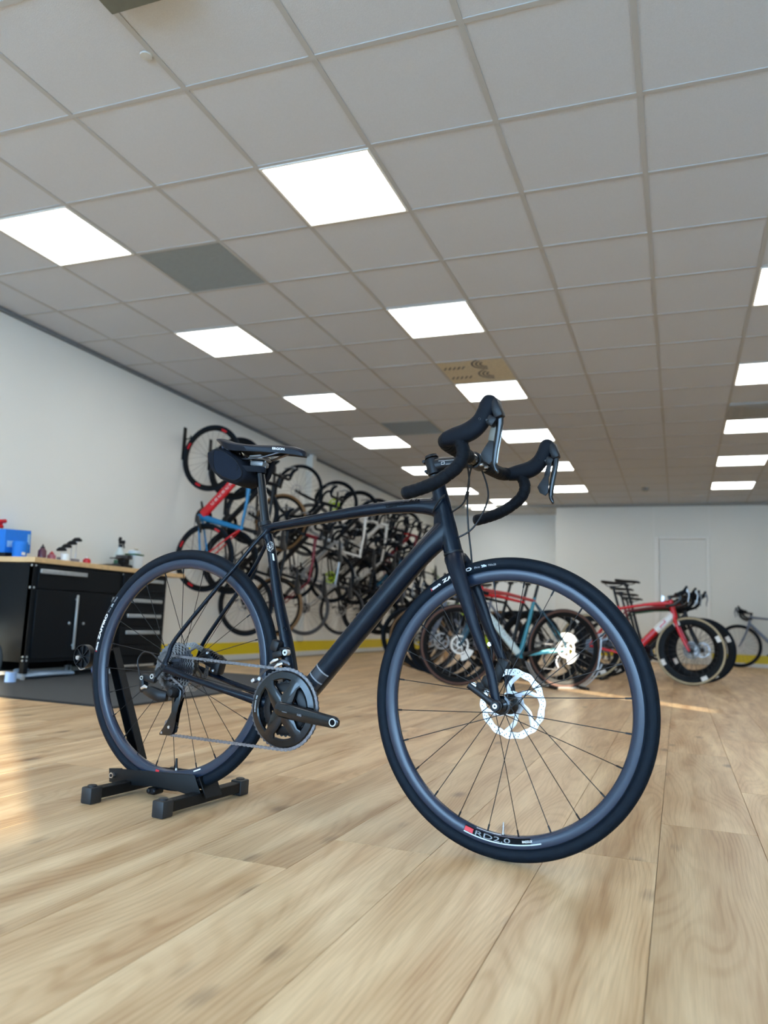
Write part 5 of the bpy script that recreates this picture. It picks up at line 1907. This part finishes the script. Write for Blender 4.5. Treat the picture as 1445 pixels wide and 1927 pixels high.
bottle(-4.45, 4.485, .030, .115, paint('plum', (84, 40, 56)), BLACKP, 'dark plum squeeze bottle with black nozzle on the worktop')
bottle(-4.47, 4.60, .032, .075, paint('rose', (168, 92, 104)), P_RED, 'short rose pink squeeze bottle on the worktop')
t = empty('wipe_roll', (-4.36, 4.63, TZ)); tag(t, 'small white paper roll standing at the front of the worktop', 'paper roll')
b = MB(); b.lathe([(.012, 0), (.034, 0), (.034, .062), (.012, .062)], axis=(0, 0, 1), n=20, closed=True); obj('roll', b, P_WHITE, t)
b = MB(); b.lathe([(.009, -.0), (.0125, 0), (.0125, .064), (.009, .064)], axis=(0, 0, 1), n=14, closed=True); obj('core', b, MT('card_brown', srgb(160, 130, 96), .8), t)
t = empty('hex_key_rack', (-4.47, 4.775, TZ)); tag(t, 'grey block holding T-handled hex keys in rising sizes on the worktop', 'tool rack')
b = MB(); b.box((0, 0, .02), (.05, .20, .04), None, .004); obj('block', b, MT('rack_grey', srgb(120, 120, 132), .5), t)
for k in range(4):
    t2 = empty('hex_key', (-4.47, 4.695 + .052 * k, TZ + .012)); tag(t2, f'black T-handled hex key standing in the grey block, {ORD[k]} from its short end', 'hex key', 'T-handled hex keys in the grey block')
    h_ = .085 + .030 * k
    b = MB(); b.rod((0, 0, 0), (0, 0, h_), .003 + .0003 * k, 8); obj('shank', b, STEEL, t2)
    b = MB(); b.sweep([(-.045, 0, h_), (-.02, 0, h_ + .008), (.02, 0, h_ + .008), (.045, 0, h_)], [(.009, .009), (.017, .013), (.017, .013), (.009, .009)], 10); obj('grip', b, BLACKP, t2)
bottle(-4.42, 4.925, .030, .065, paint('can_red', (196, 28, 36)), P_WHITE, 'squat red tin with pale spout on the worktop', 'oil_can')
t = empty('glove_pile', (-4.42, 5.20, TZ)); tag(t, 'flat black work gloves lying at the front of the worktop', 'gloves')
b = MB(); b.ball((0, 0, .014), .05, 14, (1.1, 1.9, .34)); b.ball((.01, .06, .024), .035, 12, (1, 1.6, .5)); obj('palm', b, MT('glove_black', (.015, .016, .017), .9, bump=.5), t)
b = MB()
for k in range(4):
    b.sweep([(-.03 + .02 * k, -.07, .014), (-.04 + .025 * k, -.12, .012)], [.010, .008], 8)
obj('fingers', b, MT('glove_black'), t)
t = empty('bike_computer_stand', (-4.46, 5.41, TZ)); tag(t, 'black bench vice standing on the worktop before the spray bottle', 'vice')
b = MB(); b.box((0, 0, .02), (.12, .12, .04), None, .008); b.box((0, 0, .07), (.08, .07, .07), None, .01); obj('vice_base', b, BLACKM, t)
b = MB(); b.box((0, .03, .105), (.12, .03, .035), None, .004); b.box((0, -.02, .105), (.12, .03, .035), None, .004); b.rod((0, -.10, .09), (0, .06, .09), .011, 10); b.rod((-.06, -.10, .09), (.06, -.10, .09), .006, 8); obj('jaws', b, DSTEEL, t)
t.name = 'bench_vice'
t = empty('spray_bottle', (-4.58, 5.50, TZ)); tag(t, 'clear spray bottle with black trigger head standing at the wall end of the worktop', 'bottle')
CLEAR = paint('cloudy_plastic', (196, 208, 206), .3)
b = MB(); b.lathe([(0, 0), (.045, 0), (.047, .02), (.047, .13), (.018, .19), (.016, .21)], axis=(0, 0, 1), n=18); obj('body', b, CLEAR, t)
b = MB(); b.lathe([(.018, .20), (.018, .225), (0, .225)], axis=(0, 0, 1), n=14); b.box((.012, 0, .245), (.065, .022, .032), None, .006); b.box((.035, 0, .215), (.01, .012, .05), Matrix.Rotation(-.3, 3, 'Y'), .003); b.box((-.01, 0, .27), (.03, .02, .04), Matrix.Rotation(.2, 3, 'Y'), .006); obj('trigger', b, BLACKP, t)
b = MB(); b.lathe([(.0475, .03), (.0475, .085)], axis=(0, 0, 1), n=18); obj('label_band', b, P_GREEN, t)
t = empty('cleaner_jug', (-4.52, 5.62, TZ)); tag(t, 'white plastic cleaner jug with green band at the end of the worktop', 'jug')
b = MB(); b.box((0, 0, .07), (.12, .12, .14), None, .02, 2); b.box((0, 0, .155), (.09, .09, .06), None, .02, 2); obj('jug_body', b, paint('jug_white', (206, 216, 222), .5), t)
b = MB(); b.box((0, 0, .145), (.122, .122, .012), None, .003); obj('band', b, P_GREEN, t)
b = MB(); b.lathe([(.02, .18), (.02, .2), (0, .2)], (.0, .02, 0), (0, 0, 1), 12); obj('cap', b, P_CREAM, t)
# ---- under and beside the bench
t = empty('plastic_sheet', (-4.30, 4.45, MZ)); tag(t, 'pale blue folded plastic sheet on the mat under the cabinet doors', 'sheet')
b = MB(); b.sweep([(0, -.22, .02), (.01, -.1, .026), (0, .05, .024), (.01, .26, .020)], [(.02, .07), (.024, .08), (.022, .07), (.018, .05)], 12, ref=(1, 0, 0)); obj('fold', b, paint('sheet_pale', (150, 170, 190), .5), t)
b = MB(); b.ball((-.03, -.2, .055), .018, 10, (1.4, 2, .8)); b.ball((-.03, -.12, .056), .014, 10, (1.4, 2, .8)); obj('wrinkle', b, paint('sheet_pale', (150, 170, 190)), t)
t = empty('rag_bundle', (-4.14, 4.82, MZ)); tag(t, 'pale lilac rag bundle lying on the mat before the cabinet doors', 'rag')
b = MB(); b.ball((0, 0, .045), .045, 12, (.8, .8, 1.0)); b.ball((.0, .01, .11), .03, 12, (.8, .8, 1.1)); obj('cloth', b, paint('rag_lilac', (150, 160, 200), .9), t)
b = MB(); b.lathe([(.016, .075), (.022, .08), (.016, .086)], axis=(0, 0, 1), n=12); obj('tie', b, P_WHITE, t)
t = empty('trolley_wheel', (-4.37, 4.035, MZ)); tag(t, 'black wheel with yellow spokes standing against the end of the workbench', 'wheel')
b = MB(); b.lathe([(.10, -.022), (.125, -.024), (.135, -.012), (.135, .012), (.125, .024), (.10, .022)], (0, 0, .135), (0.25, 1, 0), 32, True); obj('tyre', b, RUBBER, t)
b = MB()
for k in range(5):
    a = 2 * pi * k / 5
    b.box((.055 * cos(a), .0 - .014 * cos(a), .135 + .055 * sin(a)), (.085, .02, .026), Matrix.Rotation(-a, 3, 'Y'))
b.lathe([(.088, -.016), (.102, -.016), (.102, .016), (.088, .016)], (0, 0, .135), (.25, 1, 0), 28, True)
b.lathe([(0, -.03), (.03, -.03), (.03, .03), (0, .03)], (0, 0, .135), (.25, 1, 0), 16); obj('spider', b, paint('wheel_yellow', (206, 176, 40), .5), t)
t = empty('paper_roll', (-4.16, 4.03, MZ)); tag(t, 'pale blue paper roll standing upright on the mat by the cabinet corner', 'paper roll')
b = MB(); b.lathe([(.014, 0), (.036, 0), (.036, .065), (.014, .065)], (0, 0, 0), (0, 0, 1), 20, True); obj('roll', b, paint('paper_blue', (150, 176, 212), .9), t)
b = MB(); b.lathe([(.011, 0), (.0145, 0), (.0145, .067), (.011, .067)], (0, 0, 0), (0, 0, 1), 14, True); obj('core', b, MT('card_brown'), t)

# ---- deep in the room
t = empty('cable_reel', (-3.62, 11.2, 0)); tag(t, 'black cable reel with yellow hub on the floor beside the plant', 'cable reel')
b = MB()
for s in (-1, 1):
    b.lathe([(.03, s * .07), (.165, s * .07), (.17, s * .078), (.165, s * .085), (.03, s * .085)], (0, 0, .17), (.35, 1, 0), 32, True)
obj('flanges', b, BLACKP, t)
b = MB(); b.lathe([(0, -.09), (.06, -.09), (.065, -.084), (.065, .084), (.06, .09), (0, .09)], (0, 0, .17), (.35, 1, 0), 20); obj('hub', b, YEL, t)
b = MB(); b.lathe([(.05, -.065), (.13, -.06), (.14, 0), (.13, .06), (.05, .065)], (0, 0, .17), (.35, 1, 0), 28); obj('wound_cable', b, BLACKP, t)
t = empty('potted_plant', (-3.79, 12.95, 0)); tag(t, 'tall soft green potted plant standing before the recess', 'plant')
b = MB(); b.lathe([(0, 0), (.13, 0), (.17, .32), (.18, .34), (.165, .34), (.15, .30), (0, .30)], axis=(0, 0, 1), n=24); obj('pot', b, P_SILVER, t)
b = MB(); b.lathe([(0, .303), (.15, .303)], axis=(0, 0, 1), n=20); obj('soil', b, MT('soil', srgb(60, 46, 36), .95), t)
b = MB()
for k in range(5):
    b.sweep(catmull([(.02 * cos(k * 1.3), .02 * sin(k * 1.3), .28), (.05 * cos(k * 1.3), .05 * sin(k * 1.3), .6), (.07 * cos(k * 1.3), .07 * sin(k * 1.3), .95 + .08 * k)], 4), .008, 6)
obj('stems', b, MT('stem_brown', srgb(90, 84, 60), .8), t)
LEAF = mat('leaf_green', srgb(112, 136, 106), .6, var=.2, vscale=8)
for k in range(46):
    a = rnd.uniform(0, 2 * pi); z0 = rnd.uniform(.6, 1.25); L_ = rnd.uniform(.22, .42); up_ = rnd.uniform(.1, .9)
    d_ = Vector((cos(a) * .8, sin(a) * .8, up_)).normalized()
    p0_ = Vector((.05 * cos(a), .05 * sin(a), z0))
    q = catmull([tuple(p0_), tuple(p0_ + d_ * L_ * .5), tuple(p0_ + d_ * L_ + Vector((0, 0, -.12 * L_)))], 2)
    b = MB(); b.sweep(q, [(.002, .004), (.002, .022), (.002, .026), (.002, .018), (.001, .002)], 6)
    obj('leaf', b, LEAF, t)
t = empty('plywood_stool', (-3.0, 10.0, 0)); tag(t, 'small plywood stool on the floor behind the turned front wheel of the teal bike', 'stool')
PLY = mat('plywood', srgb(178, 140, 92), .6, var=.1, vscale=12)
b = MB(); b.box((0, 0, .43), (.34, .34, .03), None, .006); obj('seat', b, PLY, t)
for x in (-1, 1):
    b = MB(); b.box((x * .14, 0, .21), (.025, .30, .42), None, .004); obj('leg', b, PLY, t)
